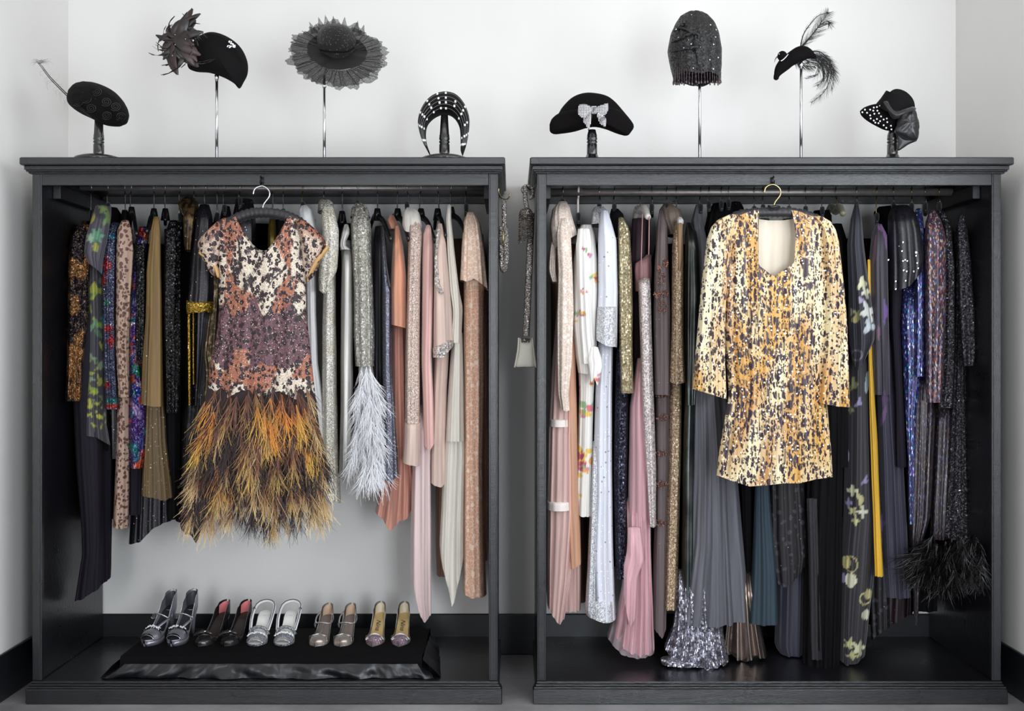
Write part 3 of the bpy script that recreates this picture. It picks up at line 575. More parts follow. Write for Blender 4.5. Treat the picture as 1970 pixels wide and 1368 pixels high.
row(1083, 'wire hanger inside the lace and pink tiered gown', 'pink chiffon tiered gown with cream lace sleeve and ribbon bands', 'gown', 'tiered_gown', [
    ('skirt', mt_pinkchif, [(560, 1074, 1106), (700, 1062, 1106), (815, 1056, 1109), (830, 1055, 1108), (975, 1052, 1110), (1100, 1052, 1100), (1185, 1053, 1087)], dict(d=.28, hd=.09, seed=90, nf=5, amp=.016, hem=[-16, 2, 18, 8])),
    ('skirt_layer', mt_pinkchif, [(960, 1070, 1116), (1100, 1072, 1118), (1178, 1074, 1117)], dict(d=.36, hd=.07, seed=91, nf=4, amp=.015)),
    ('ribbon', mt_ribbon, [(808, 1057, 1096), (822, 1056, 1097)], dict(d=.27, hd=.095, seed=92, tr=1, top=.97, nf=5, amp=.006)),
    ('ribbon', mt_ribbon, [(968, 1052, 1100), (984, 1052, 1101)], dict(d=.27, hd=.1, seed=93, tr=1, top=.97, nf=5, amp=.006)),
    ('panel', mt_apricot, [(640, 1090, 1106), (800, 1088, 1110), (980, 1092, 1115), (1094, 1098, 1118)], dict(d=.24, hd=.05, seed=94, hem=[4, -8])),
    ('sleeve', mt_creamlace, [(420, 1076, 1090), (450, 1070, 1098), (520, 1074, 1102), (600, 1072, 1104), (700, 1072, 1100), (760, 1074, 1094), (790, 1079, 1096)], dict(d=.17, hd=.045, seed=95, nf=3, hem=[-4, 2, 0])),
    ('cape', mt_creamlace, [(387, 1074, 1090), (396, 1062, 1096), (420, 1057, 1102), (450, 1062, 1110), (456, 1066, 1110)], dict(d=.27, hd=.11, seed=96, nf=6, amp=.02, tr=25, hem=[26, 0, 4, -8])),
    ('ruffle', mt_creamlace, [(450, 1064, 1074), (480, 1058, 1072), (520, 1056, 1072), (542, 1062, 1074)], dict(d=.25, hd=.06, seed=97, nf=7, amp=.015, wob=6))], side='R', necky=390)
pk = [(222, 120, 130), (240, 170, 90), (150, 190, 140), (205, 150, 170), (235, 200, 90), (190, 80, 110)]
R6 = random.Random(4)
def posy(x, y, r, n=7): return [(x + R6.uniform(-r, r), y + R6.uniform(-r, r), R6.uniform(.3, .55) * r, R6.uniform(.25, .5) * r, R6.uniform(0, 180), R6.choice(pk), 0) for _ in range(n)]
bl = posy(1127, 485, 9, 5) + posy(1143, 535, 10, 6) + posy(1108, 610, 9, 6) + posy(1123, 560, 6, 4) + posy(1120, 600, 7) + posy(1145, 730, 9, 6) + posy(1134, 790, 14, 8) + posy(1128, 880, 16, 12) + posy(1120, 905, 11, 8) + posy(1114, 951, 5, 4) + posy(1117, 745, 5, 3)
row(1113, 'thick white-wrapped hanger inside the floral white dress', 'white silk dress with scattered pastel floral print and knotted sash', 'dress', 'floral_dress', [
    ('skirt', mt_print, [(690, 1112, 1146), (760, 1114, 1142), (850, 1112, 1140), (993, 1106, 1137)], dict(d=.27, hd=.08, seed=98, paint=blobs_paint((240, 236, 230), bl), nf=2.5, hem=[-3, 2, 2])),
    ('body', mt_print, [(432, 1118, 1138), (450, 1110, 1144), (500, 1103, 1150), (560, 1100, 1152), (620, 1099, 1150), (680, 1106, 1148), (716, 1112, 1148)], dict(d=.25, hd=.1, seed=99, paint=blobs_paint((238, 234, 228), bl), nf=3, hem=[2, 4, -8])),
    ('sleeve', mt_print, [(440, 1112, 1134), (470, 1108, 1138), (560, 1112, 1136), (640, 1116, 1140), (700, 1120, 1146)], dict(d=.15, hd=.03, seed=100, paint=blobs_paint((242, 239, 234), bl), nf=2)),
    ('sash', mt_print, [(668, 1136, 1150), (690, 1130, 1158), (704, 1132, 1160), (740, 1136, 1150)], dict(d=.12, hd=.025, seed=101, paint=blobs_paint((244, 240, 236), bl), nf=3, hem=[0, -12, 4]))], side='R', necky=418, kind='white', wire=mt_ribbon)
row(1153, 'wire hanger inside the white crystal gown', 'white chiffon gown with crystals, beaded cuff and fringed mesh hem', 'gown', 'crystal_gown', [
    ('skirt', mt_whitecrys, [(640, 1152, 1180), (740, 1146, 1178), (860, 1142, 1177), (960, 1142, 1178), (1080, 1138, 1180), (1196, 1144, 1184)], dict(d=.27, hd=.1, seed=102, nf=3, amp=.015)),
    ('side_panel', mt_whitemesh, [(850, 1140, 1152), (1000, 1134, 1152), (1100, 1130, 1150), (1180, 1126, 1150)], dict(d=.25, hd=.07, seed=103)),
    ('hem_band', mt_whitemesh, [(1160, 1127, 1183), (1180, 1126, 1184), (1198, 1126, 1185)], dict(d=.265, hd=.105, seed=104, tr=1, top=.97, hem=[-10, -4, 2, 0])),
    ('collar', mt_whitemesh, [(397, 1144, 1162), (404, 1138, 1170), (430, 1136, 1172)], dict(d=.29, hd=.08, seed=105, tr=18, nf=4)),
    ('sleeve', mt_whitecrys, [(405, 1156, 1170), (430, 1152, 1178), (460, 1150, 1186), (560, 1151, 1189), (650, 1147, 1188)], dict(d=.19, hd=.07, seed=106, nf=2)),
    ('cuff', mt_whitemesh, [(590, 1149, 1189), (650, 1146, 1188), (664, 1147, 1187)], dict(d=.188, hd=.075, seed=107, tr=1, top=.98, hem=[-10, 2, 4]))], side='R', necky=398)
row(1182, 'black padded hanger inside the gold and silver sequin dress', 'gold and silver sequin sleeve over navy-black sequin gown', 'gown', 'sequin_gown', [
    ('shoulder', mt_blk, [(401, 1176, 1190), (410, 1173, 1200), (450, 1176, 1208)], dict(d=.30, hd=.08, seed=108, tr=20)),
    ('sleeve', mt_goldsil, [(418, 1190, 1200), (440, 1189, 1212), (520, 1189, 1216), (600, 1190, 1217), (680, 1192, 1217), (757, 1195, 1219)], dict(d=.20, hd=.07, seed=109)),
    ('skirt', mt_navy, [(640, 1186, 1210), (800, 1182, 1209), (900, 1180, 1207), (1115, 1184, 1207)], dict(d=.30, hd=.09, seed=110))], side='R', necky=400)
row(1231, 'ivory satin padded hanger with rounded ends, straps looped over it', 'rose satin gown with pale crystal lace bodice, thin pink straps', 'gown', 'strappy_gown', [
    ('bodice', mt_palecrys, [(535, 1228, 1250), (560, 1228, 1252), (650, 1231, 1254), (760, 1234, 1258), (900, 1242, 1262), (1015, 1250, 1262)], dict(d=.22, hd=.08, seed=111, topy=[4, 0, -26], tr=20)),
    ('overskirt', mt_rosepink, [(690, 1226, 1240), (780, 1212, 1250), (880, 1210, 1258), (1020, 1207, 1260)], dict(d=.28, hd=.08, seed=112, nf=2, hem=[4, 0, -10])),
    ('skirt', mt_rosepink, [(960, 1205, 1252), (1060, 1206, 1252), (1160, 1196, 1256), (1255, 1180, 1259)], dict(d=.29, hd=.1, seed=113, nf=5, amp=.026, hem=[-30, 0, 8, 2])),
    ('drape', mt_rosepink, [(1016, 1208, 1232), (1080, 1206, 1240), (1120, 1200, 1226), (1200, 1200, 1222)], dict(d=.18, hd=.03, seed=114, nf=3, amp=.012, hem=[-50, 10, -10])),
    ('net_hem', f('pale_net', (200, 180, 186), .7, alpha=.5), [(1190, 1182, 1258), (1262, 1168, 1259)], dict(d=.31, hd=.11, seed=115, nf=6, amp=.02, hem=[-26, 0, 6, 2])),
    ('lining', f('plum_sheer', (76, 56, 64), .7, streak=.3), [(420, 1216, 1248), (560, 1210, 1246), (900, 1212, 1240), (1100, 1216, 1240)], dict(d=.42, hd=.06, seed=116)),
    ('back_bodice', mt_rose, [(490, 1222, 1253), (520, 1220, 1254), (560, 1222, 1252)], dict(d=.33, hd=.04, seed=117, topy=[16, 10, -14], tr=10))], side='R', necky=404, end=(1247, 418), back=(1222, 420), col=f('ivory_satin_padding', (214, 206, 198), .4, 0, .2))
sm = MB(); 
for x0, x1, y1 in ((1236, 1233, 535), (1249, 1248, 490)): sm.tube([P(x0, 412, .17), P((x0 + x1) / 2, 470, .16), P(x1, y1, .16)], .0022, 6)
o = sm.out('shoulder_straps', mt_rose, bpy.data.objects['strappy_gown'])
row(1254, 'black padded hanger with bow inside the taupe chiffon gown', 'sheer taupe chiffon gown with copper bead clusters', 'gown', 'taupe_gown', [
    ('skirt', mt_taupe, [(640, 1258, 1290), (800, 1260, 1290), (1000, 1259, 1286), (1130, 1256, 1284), (1222, 1256, 1282)], dict(d=.30, hd=.09, seed=118, nf=4, hem=[-10, -4, 8, -8])),
    ('bodice', mt_taupe, [(405, 1268, 1276), (430, 1264, 1284), (500, 1260, 1286), (600, 1257, 1290), (760, 1259, 1290)], dict(d=.22, hd=.07, seed=119, nf=3))], side='R', necky=400)
r_ = bpy.data.objects['taupe_gown']
for (x, y, rx, ry) in ((1271, 535, 9, 16), (1268, 515, 4, 5), (1281, 506, 5, 7), (1273, 565, 14, 7), (1264, 568, 7, 7), (1274, 590, 8, 16), (1276, 700, 7, 16), (1277, 716, 13, 5), (1275, 760, 16, 7), (1274, 803, 12, 7), (1272, 872, 11, 6), (1272, 932, 12, 7), (1270, 1006, 12, 6)):
    R7 = random.Random(x * y); m = MB(); dd = .145 if y < 640 else .195
    for k in range(34):
        a = R7.uniform(0, 6.28); q = math.sqrt(R7.random()); m.ball(P(x + q * rx * math.cos(a), y + q * ry * math.sin(a), dd + R7.uniform(-.003, .003)), .0035, 5, 3)
    tag(m.out('bead_cluster', mt_copper, r_), None, None, None, 'stuff')
row(1283, 'wire hanger inside the champagne sequin gown with net collar', 'champagne gold sequin tunic over a long matching skirt', 'gown', 'champagne_gown', [
    ('collar', f('beige_net', (122, 106, 94), .6, streak=.3, beads=(150, .2, (190, 170, 150), .3)), [(391, 1276, 1292), (398, 1268, 1308), (420, 1268, 1315), (450, 1284, 1314)], dict(d=.32, hd=.08, seed=120, tr=18, nf=5)),
    ('skirt', mt_goldfine, [(700, 1288, 1312), (900, 1284, 1310), (1050, 1279, 1306), (1175, 1276, 1302)], dict(d=.29, hd=.09, seed=121)),
    ('tunic', mt_goldfine, [(425, 1298, 1312), (470, 1293, 1315), (560, 1292, 1315), (640, 1291, 1315), (736, 1287, 1319)], dict(d=.22, hd=.09, seed=122, hem=[0, 3, 0])),
    ('placket', f('tan_lining', (140, 112, 84), .6), [(430, 1303, 1314), (500, 1303, 1313), (520, 1305, 1310)], dict(d=.15, hd=.03, seed=123))], side='R', necky=398)
row(1301, 'white satin padded hanger tip inside the champagne tunic', 'white satin hanger cover showing above the champagne tunic', 'hanger cover', 'hanger_cover', [
    ('cover', mt_whitesat, [(418, 1304, 1312), (423, 1302, 1316), (430, 1303, 1315)], dict(d=.2, hd=.03, tr=6, seed=124))], side='R', necky=412)
row(1348, 'wire hanger inside the iridescent grey-green gown', 'iridescent grey-green lame gown with drop shoulders', 'gown', 'iridescent_lame_gown', [
    ('bodice', mt_iridgrey, [(428, 1320, 1330), (445, 1318, 1340), (480, 1317, 1346), (560, 1315, 1348), (700, 1317, 1342), (780, 1319, 1338)], dict(d=.25, hd=.1, seed=125, amp=.016)),
    ('skirt', mt_iridgrey, [(720, 1319, 1338), (850, 1314, 1338), (1000, 1312, 1337), (1178, 1309, 1335)], dict(d=.27, hd=.09, seed=126, nf=2))], side='R', necky=400)
row(1364, 'wire hanger inside the grey chiffon gown', 'long plain grey chiffon gown below the left sleeve of the leopard jacket', 'gown', 'grey_chiffon_gown', [
    ('bodice', mt_greychif, [(393, 1338, 1350), (420, 1330, 1352), (470, 1330, 1362), (760, 1336, 1382)], dict(d=.33, hd=.1, seed=127)),
    ('skirt', mt_greychif, [(740, 1336, 1382), (900, 1333, 1395), (1050, 1326, 1402), (1206, 1300, 1410)], dict(d=.24, hd=.09, seed=128, nf=3, amp=.02)),
    ('skirt_layer', mt_greychif, [(760, 1376, 1396), (930, 1380, 1420), (1100, 1392, 1434), (1198, 1400, 1439)], dict(d=.30, hd=.08, seed=129, nf=2))], side='R', necky=395)
row(1388, 'black padded hanger left of the leopard jacket, inside the silver sequin gown', 'gown with big silver sequins gathered on the wardrobe floor', 'gown', 'silver_sequin_gown', [
    ('bodice', mt_blk, [(390, 1372, 1400), (405, 1362, 1412), (450, 1352, 1412), (700, 1360, 1400)], dict(d=.36, hd=.07, seed=130, nf=5, amp=.02)),
    ('skirt', mt_silverseq, [(1100, 1300, 1380), (1200, 1298, 1388), (1240, 1294, 1392), (1288, 1278, 1402)], dict(d=.27, hd=.11, seed=131, nf=7, amp=.03, hem=[-30, -2, 0, -6, 2, -4, -8])),
    ('train', mt_silverseq, [(1268, 1282, 1312), (1274, 1270, 1340), (1284, 1272, 1344)], dict(d=.20, hd=.05, seed=132, nf=4, tr=10))], side='R', necky=394)
row(1402, 'black padded hanger with ribbon, just left of the leopard jacket collar', 'silver bronze lame skirt hem behind the grey gown', 'gown', 'lame_gown', [
    ('bodice', mt_blkbead, [(388, 1400, 1425), (400, 1392, 1432), (440, 1390, 1440), (800, 1390, 1430)], dict(d=.42, hd=.06, seed=133, nf=5, amp=.02)),
    ('skirt', mt_lame, [(1100, 1402, 1450), (1200, 1394, 1462), (1268, 1386, 1475)], dict(d=.33, hd=.09, seed=134, nf=3.5, amp=.035, hem=[8, -6, 8, -4, 2]))], side='R', necky=392)
row(1451, 'wire hanger behind the left collar of the leopard jacket', 'black tasselled dress with narrow cords behind the leopard jacket hem', 'dress', 'corded_dress', [
    ('dress', mt_blk, [(420, 1440, 1462), (900, 1424, 1450), (1100, 1430, 1450), (1180, 1436, 1446)], dict(d=.36, hd=.06, seed=135))], side='R', necky=405)
row(1468, 'wire hanger directly behind the leopard jacket hook', 'dark teal crepe gown below the leopard jacket hem', 'gown', 'teal_gown', [
    ('gown', mt_teal, [(420, 1456, 1480), (900, 1454, 1478), (1000, 1450, 1485), (1100, 1446, 1494), (1204, 1440, 1497)], dict(d=.29, hd=.08, seed=136))], side='R', necky=402)
row(1518, 'wire hanger behind the right collar of the leopard jacket', 'black lace dress with sequins below the leopard jacket hem', 'dress', 'lace_dress', [
    ('dress', mt_blklace, [(420, 1506, 1530), (930, 1478, 1545), (1020, 1480, 1552), (1080, 1486, 1556), (1110, 1492, 1550)], dict(d=.30, hd=.09, seed=137, nf=4, hem=[16, 22, 6, -20]))], side='R', necky=405)
row(1550, 'wire hanger above the right shoulder of the leopard jacket', 'midnight blue silk gown with round hem behind the black lace', 'gown', 'midnight_gown', [
    ('gown', mt_navysilk, [(420, 1538, 1560), (900, 1500, 1548), (1100, 1494, 1550), (1250, 1490, 1548), (1264, 1500, 1545)], dict(d=.38, hd=.07, seed=138))], side='R', necky=405)
row(1582, 'steel hanger above the right sleeve of the leopard jacket', 'long black gown falling from behind the right leopard sleeve', 'gown', 'black_gown', [
    ('bodice', mt_blk, [(404, 1566, 1594), (412, 1558, 1600), (600, 1556, 1606), (780, 1552, 1616)], dict(d=.36, hd=.08, seed=139)),
    ('skirt', mt_blk, [(760, 1560, 1622), (900, 1552, 1622), (1100, 1546, 1620), (1286, 1544, 1616)], dict(d=.28, hd=.1, seed=140, nf=5, amp=.02)),
    ('sheer_layer', mt_sheerblk, [(960, 1552, 1572), (1270, 1560, 1582)], dict(d=.2, hd=.02, seed=141))], side='R', necky=406)
row(1608, 'gathered olive satin hanger right of the leopard shoulder', 'black sheer jacket on the gathered olive satin hanger', 'jacket', 'sheer_jacket', [
    ('jacket', mt_blk, [(430, 1598, 1620), (460, 1606, 1630), (700, 1606, 1634), (900, 1600, 1634)], dict(d=.30, hd=.09, seed=142))], side='R', necky=405, end=(1622, 412), back=(1592, 410), wire=M_brass, col=f('olive_satin_padding', (128, 124, 96), .4, 0, .2, streak=.5))
cm = (214, 212, 176); lv = (150, 142, 186)
bl = [(1658, 545, 10, 16, 20, cm, 3), (1665, 562, 9, 14, -20, (226, 224, 200), 4), (1650, 605, 9, 10, 0, (176, 172, 120), 5), (1670, 600, 14, 22, -20, (226, 228, 224), 4), (1672, 628, 13, 16, 10, (206, 214, 220), 3), (1645, 615, 7, 6, 0, (168, 160, 104), 0), (1640, 600, 7, 8, 0, (150, 150, 110), 3), (1656, 578, 7, 8, 0, (160, 150, 180), 3),
      (1634, 682, 6, 10, 0, (110, 92, 130), 0), (1648, 684, 12, 11, 0, (120, 112, 130), -1)]
bl2 = [(1642, 740, 9, 17, 15, (132, 136, 96), 3), (1652, 775, 7, 14, 30, lv, 3), (1636, 790, 9, 8, 0, (120, 124, 96), 4), (1668, 735, 4, 22, 5, (170, 190, 200), 0), (1664, 925, 6, 12, 30, lv, 3), (1640, 945, 12, 12, 0, cm, 4), (1655, 962, 8, 18, -15, (196, 190, 140), 3), (1633, 970, 8, 10, 0, lv, 4), (1642, 985, 12, 10, 0, (206, 200, 150), 5), (1660, 985, 10, 14, 0, (222, 222, 200), 4), (1646, 1003, 8, 10, 0, (200, 194, 140), 4),
       (1628, 1085, 9, 12, 0, (196, 186, 128), 0), (1638, 1087, 13, 16, 0, (170, 160, 110), -1), (1622, 1116, 7, 9, 0, lv, 0), (1637, 1118, 11, 14, 0, (206, 202, 176), 0), (1665, 1152, 12, 13, 0, (190, 180, 120), -1), (1670, 1145, 8, 10, 0, (186, 178, 124), 0), (1665, 1184, 8, 10, 0, (206, 202, 180), 0), (1634, 1240, 13, 12, 0, (206, 204, 150), 5), (1652, 1248, 13, 17, 0, (220, 220, 180), 5), (1640, 1262, 14, 8, 0, (186, 184, 130), 4), (1630, 880, 4, 12, 0, lv, 0)]
row(1648, 'wire hanger inside the floral black robe', 'black silk robe printed with cream lilies, lavender blooms and rings', 'robe', 'lily_robe', [
    ('skirt', mt_silk_f, [(640, 1632, 1678), (720, 1628, 1682), (860, 1624, 1686), (1000, 1622, 1690), (1120, 1612, 1682), (1200, 1611, 1672), (1278, 1611, 1664)], dict(d=.28, hd=.09, seed=143, nf=3, paint=blobs_paint((38, 36, 42), bl2), hem=[-4, 4, 0, -12])),
    ('sleeve', mt_silk_f, [(393, 1644, 1652), (420, 1636, 1658), (470, 1630, 1662), (560, 1632, 1672), (640, 1632, 1684), (668, 1634, 1682), (708, 1640, 1664)], dict(d=.18, hd=.07, seed=144, nf=2.5, paint=blobs_paint((30, 30, 44), bl), amp=.016, hem=[-10, 6, -16]))], side='R', necky=396)
row(None, '', 'bright yellow silk facing along the lily robe', 'scarf', 'silk_scarf', [('scarf', mt_yellow, [(500, 1668, 1674), (600, 1668, 1676), (700, 1671, 1679), (850, 1674, 1688), (1000, 1680, 1694), (1110, 1683, 1699)], dict(d=.17, hd=.02, seed=145, tr=20))])
pu = (128, 84, 150)
bl = [(1704, 460, 5, 22, -10, pu, 3), (1698, 440, 12, 5, 30, (110, 70, 120), 0), (1703, 600, 5, 30, 0, (120, 84, 160), 3), (1683, 480, 3, 30, 5, (96, 66, 76), 0), (1690, 640, 3, 14, 0, (110, 74, 100), 0), (1702, 768, 10, 18, 0, (90, 60, 106), 4), (1700, 800, 4, 22, 15, (110, 76, 120), 0), (1697, 1008, 7, 18, 0, (120, 96, 160), 4)]
row(1687, 'wire hanger inside the midnight robe with purple plume print', 'midnight silk robe with purple plume print along its edge', 'robe', 'plume_robe', [
    ('skirt', mt_silk_f, [(620, 1676, 1718), (780, 1686, 1728), (900, 1688, 1738), (1000, 1690, 1744), (1152, 1697, 1752)], dict(d=.33, hd=.07, seed=146, nf=3, paint=blobs_paint((52, 50, 68), bl))),
    ('sleeve', mt_silk_f, [(431, 1684, 1696), (450, 1676, 1706), (500, 1672, 1708), (620, 1674, 1710), (760, 1680, 1712)], dict(d=.2, hd=.07, seed=147, nf=3, paint=blobs_paint((46, 40, 52), bl)))], side='R', necky=418, wire=M_brass)
row(1719, 'wire hanger inside the net capelet with round sequins', 'black net capelet with round silver sequins over a dark gathered dress', 'capelet', 'net_capelet', [
    ('skirt', mt_plum, [(500, 1708, 1738), (620, 1712, 1732), (760, 1720, 1738), (900, 1722, 1744)], dict(d=.30, hd=.09, seed=148, nf=4)),
    ('shoulder', mt_blk, [(396, 1690, 1735), (404, 1680, 1750), (430, 1684, 1752), (470, 1700, 1740)], dict(d=.40, hd=.06, seed=149, tr=20)),
    ('capelet', mt_net, [(394, 1716, 1748), (410, 1708, 1762), (450, 1708, 1772), (520, 1708, 1778), (556, 1709, 1772)], dict(d=.22, hd=.11, seed=150, nf=4, hem=[0, 2, -6, -34], tr=40))], side='R', necky=396, wire=M_brass)
r_ = bpy.data.objects['net_capelet']
for i, (x, y) in enumerate([(1741, 415), (1743, 430), (1742, 446), (1754, 428), (1755, 438), (1742, 457), (1737, 466), (1735, 483), (1741, 500), (1738, 520), (1745, 502), (1762, 492), (1764, 506), (1766, 516), (1742, 540), (1723, 541), (1723, 556), (1709, 500), (1744, 522), (1737, 502)]):
    c = P(x, y, .106 if y > 460 else .14 - (y - 415) * .0004); v = [c + Vector((.0036 * math.cos(a * math.pi / 4), -.0012, .0036 * math.sin(a * math.pi / 4))) for a in range(8)] + [c + Vector((0, 0, 0))]
    mk('round_sequin', v, [(a, (a + 1) % 8, 8) for a in range(8)], M_acry, r_)
row(1754, 'wire hanger inside the blue and violet beaded gown', 'blue and violet bugle-beaded gown tapering to a narrow hem', 'gown', 'blue_beaded_gown', [
    ('skirt', mt_blue, [(540, 1736, 1776), (620, 1730, 1776), (700, 1735, 1778), (800, 1740, 1764), (900, 1746, 1760), (1010, 1749, 1758)], dict(d=.30, hd=.08, seed=151, nf=5)),
    ('sleeve', mt_blue, [(401, 1762, 1772), (420, 1756, 1776), (460, 1758, 1779), (600, 1760, 1780), (725, 1756, 1780)], dict(d=.24, hd=.06, seed=152))], side='R', necky=398, wire=M_brass)
row(1780, 'wire hanger inside the multicolour bugle-beaded gown', 'plum gown with multicolour bugle beads in looping patterns', 'gown', 'bugle_bead_gown', [
    ('skirt', mt_multid, [(700, 1756, 1800), (800, 1750, 1800), (1000, 1748, 1790), (1040, 1750, 1778), (1100, 1755, 1772), (1204, 1758, 1766)], dict(d=.32, hd=.09, seed=153, nf=5)),
    ('sleeve', mt_multi, [(405, 1788, 1800), (425, 1780, 1812), (460, 1778, 1821), (600, 1779, 1820), (700, 1780, 1815), (775, 1782, 1812)], dict(d=.2, hd=.07, seed=154))], side='R', necky=397)
row(1807, 'brass-coloured hanger inside the dark plum beaded gown', 'dark plum beaded gown between the multicolour and the charcoal gowns', 'gown', 'plum_beaded_gown', [
    ('sleeve', mt_charseq, [(405, 1804, 1816), (430, 1812, 1830), (520, 1816, 1838), (700, 1812, 1838), (785, 1802, 1834)], dict(d=.25, hd=.06, seed=155)),
    ('skirt', mt_multid, [(760, 1796, 1836), (900, 1792, 1832), (1040, 1788, 1826)], dict(d=.36, hd=.08, seed=156, nf=4))], side='R', necky=397, wire=M_brass)
row(None, '', 'charcoal sequin gown, rightmost in the right wardrobe', 'gown', 'charcoal_gown', [
    ('sleeve', mt_charseq, [(413, 1846, 1854), (430, 1840, 1860), (500, 1842, 1868), (600, 1844, 1876), (680, 1848, 1878), (704, 1852, 1874)], dict(d=.2, hd=.05, seed=157)),
    ('body', mt_charseq, [(440, 1836, 1860), (600, 1834, 1862), (760, 1828, 1862), (900, 1820, 1870), (1040, 1808, 1876)], dict(d=.33, hd=.09, seed=158, nf=4))])
row(None, '', 'dark maroon gown with a few sequins, hem low behind the midnight robe', 'gown', 'maroon_gown', [
    ('gown', f('dark_maroon_sequins', (40, 26, 32), .5, .2, beads=(70, .13, (170, 120, 120), .15)), [(800, 1700, 1750), (1100, 1690, 1760), (1190, 1684, 1756)], dict(d=.42, hd=.06, seed=159, hem=[30, 10, -10]))])
row(None, '', 'black lace hem touching the robe hem with lilies', 'dress', 'lace_dress', [
    ('dress', mt_blklace, [(1000, 1670, 1712), (1150, 1672, 1712), (1218, 1676, 1712)], dict(d=.36, hd=.06, seed=160, hem=[20, 0, -10]))])
# dark linings between gowns so the back of the rail reads full
for i, (a, b, y0, y1, lab) in enumerate(((1060, 1130, 470, 1160, 'tan slip behind the tiered pink gown'), (1140, 1230, 460, 1090, 'dark brown slip behind the white crystal gown'), (1250, 1330, 470, 1150, 'black slip behind the champagne gown'), (1330, 1560, 440, 1150, 'wide black cloak behind the leopard jacket'), (1560, 1700, 460, 1200, 'black cloak behind the lily robe'), (1700, 1803, 440, 1176, 'black cloak behind the beaded gowns'), (238, 350, 470, 950, 'dark slip behind the olive gown'), (350, 600, 430, 940, 'long black cloak behind the feathered dress'), (845, 938, 460, 1060, 'tan slip behind the ivory gown'), (150, 240, 450, 1000, 'black slip behind the leaf-print robe'))):
    garment('slip_dress', lab, 'dress', [('d', mt_tan if i in (0, 8) else mt_blk, [(y0, a + 10, b - 10), (y0 + 40, a, b), (y1, a, b)], dict(d=.53, hd=.05, nf=(b - a) / 25, seed=170 + i, top=.2))])
# ---------------- the two dresses hung in front ----------------
def sheet(name, mat, prof, top, bot, d, bulge, sgn, parent, paint=None, nf=5, amp=.008, seed=0, step=3.4, gather=0):
    R = random.Random(seed); y0, y1 = prof[0][0], prof[-1][0]; w = max(b - a for _, a, b in prof)
    nc, nr = int(w / step), int((y1 - y0) / step); u = np.linspace(-1, 1, nc + 1)[None, :]; t = np.linspace(0, 1, nr + 1)[:, None]
    yt = np.interp(u, np.linspace(-1, 1, len(top)), top) if not isinstance(top[0], tuple) else np.interp(u, [a for a, _ in top], [b for _, b in top])
    yb = np.interp(u, np.linspace(-1, 1, len(bot)), bot); yy = yt + (yb - yt) * t
    a = np.array(prof, float); xl = np.interp(yy, a[:, 0], a[:, 1]); xr = np.interp(yy, a[:, 0], a[:, 2])
    px = (xl + xr) / 2 + (xr - xl) / 2 * u; ph = [R.uniform(0, 6.28) for _ in range(6)]
    T = (yy - y0) / (y1 - y0)
    fd = .5 * np.sin(np.pi * nf * u + ph[0] + .6 * np.sin(yy * .012 + ph[1])) + .3 * np.sin(np.pi * nf * 2.1 * u + ph[2] + .8 * np.sin(yy * .01 + ph[3])) + .2 * np.sin(np.pi * nf * .45 * u + yy * .02 + ph[4])
    y = d - sgn * bulge * np.sqrt(np.clip(1 - u * u, 0, 1)) * (.45 + .55 * np.minimum(1, T * 3)) - sgn * amp * fd * (.4 + .8 * T) * np.minimum(1, (1 - u * u) * 5)
    s = F0 / (D0 + y); V = np.stack([(px - 985) / s, y, CZ - (yy - HZ) / s], -1).reshape(-1, 3)
    F = [(i * (nc + 1) + j, i * (nc + 1) + j + 1, (i + 1) * (nc + 1) + j + 1, (i + 1) * (nc + 1) + j) for i in range(nr) for j in range(nc)]
    cc = paint(px.ravel(), yy.ravel()) if paint else None
    return mk(name, V, F, mat, parent, True, cc)
def nz2(X, Y, sx, sy, seed):   # cheap smooth noise from sines
    R = random.Random(seed); v = 0
    for k in range(7): v = v + np.sin(X * R.uniform(.4, 1.3) * sx * R.choice((1, -1)) + Y * R.uniform(.4, 1.3) * sy + R.uniform(0, 6.28))
    return v / 7
RUST, CRM, PUR, DK = [np.array(rgb(c)) for c in ((178, 112, 86), (236, 220, 200), (112, 76, 84), (40, 26, 30))]
def paint_leo(X, Y):
    n = nz2(X, Y, .09, .045, 3); n2 = nz2(X, Y, .05, .03, 8); o = np.tile(RUST, (len(X), 1))
    cream = ((Y > 455) & (Y < 615) & (np.abs(X - 505 - (Y - 540) * .25 + n * 25) < 58 - np.abs(Y - 520) * .45)) | ((Y > 450) & (Y < 620) & ((X < 432 + n * 16) | (X > 572 + n * 20))) | ((Y > 690) & ((n > .12) | (Y > 745 + n2 * 30))) | ((X > 560) & (Y > 420) & (Y < 600) & (n > .05))
    o[cream] = CRM; n3 = nz2(X, Y, .16, .1, 77); pur = (Y > 598 + n * 22 + n3 * 34) & (Y < 700 + n2 * 26 + n3 * 40) & ~((np.abs(X - 465) < 16) & (Y > 672)); o[pur] = PUR
    edge = np.abs(n) < .035; m = cream & edge; o[m] = DK
    bl_ = nz2(X, Y, .22, .16, 31) > .22; o[cream & bl_] = DK * 1.3
    g = 1 + .18 * nz2(X, Y, .9, .9, 5); return np.clip(o * g[:, None], 0, 1)
M_leo = f('leopard_beaded_crepe', attr=True, rough=.5, metal=.05, spots=[(74, .42, (46, 30, 36), .7, .018), (34, .22, (50, 34, 40), .55, .03)], seq=(330, .6, (236, 214, 204), .04))
fd_ = empty('feathered_dress', P(500, 1020, -.03), 'rust, cream and purple leopard-spotted dress with a golden-brown feather skirt', 'dress')
prof = [(410, 410, 598), (449, 408, 603), (500, 412, 596), (536, 421, 588), (600, 421, 589), (640, 417, 594), (700, 405, 600), (762, 397, 607)]
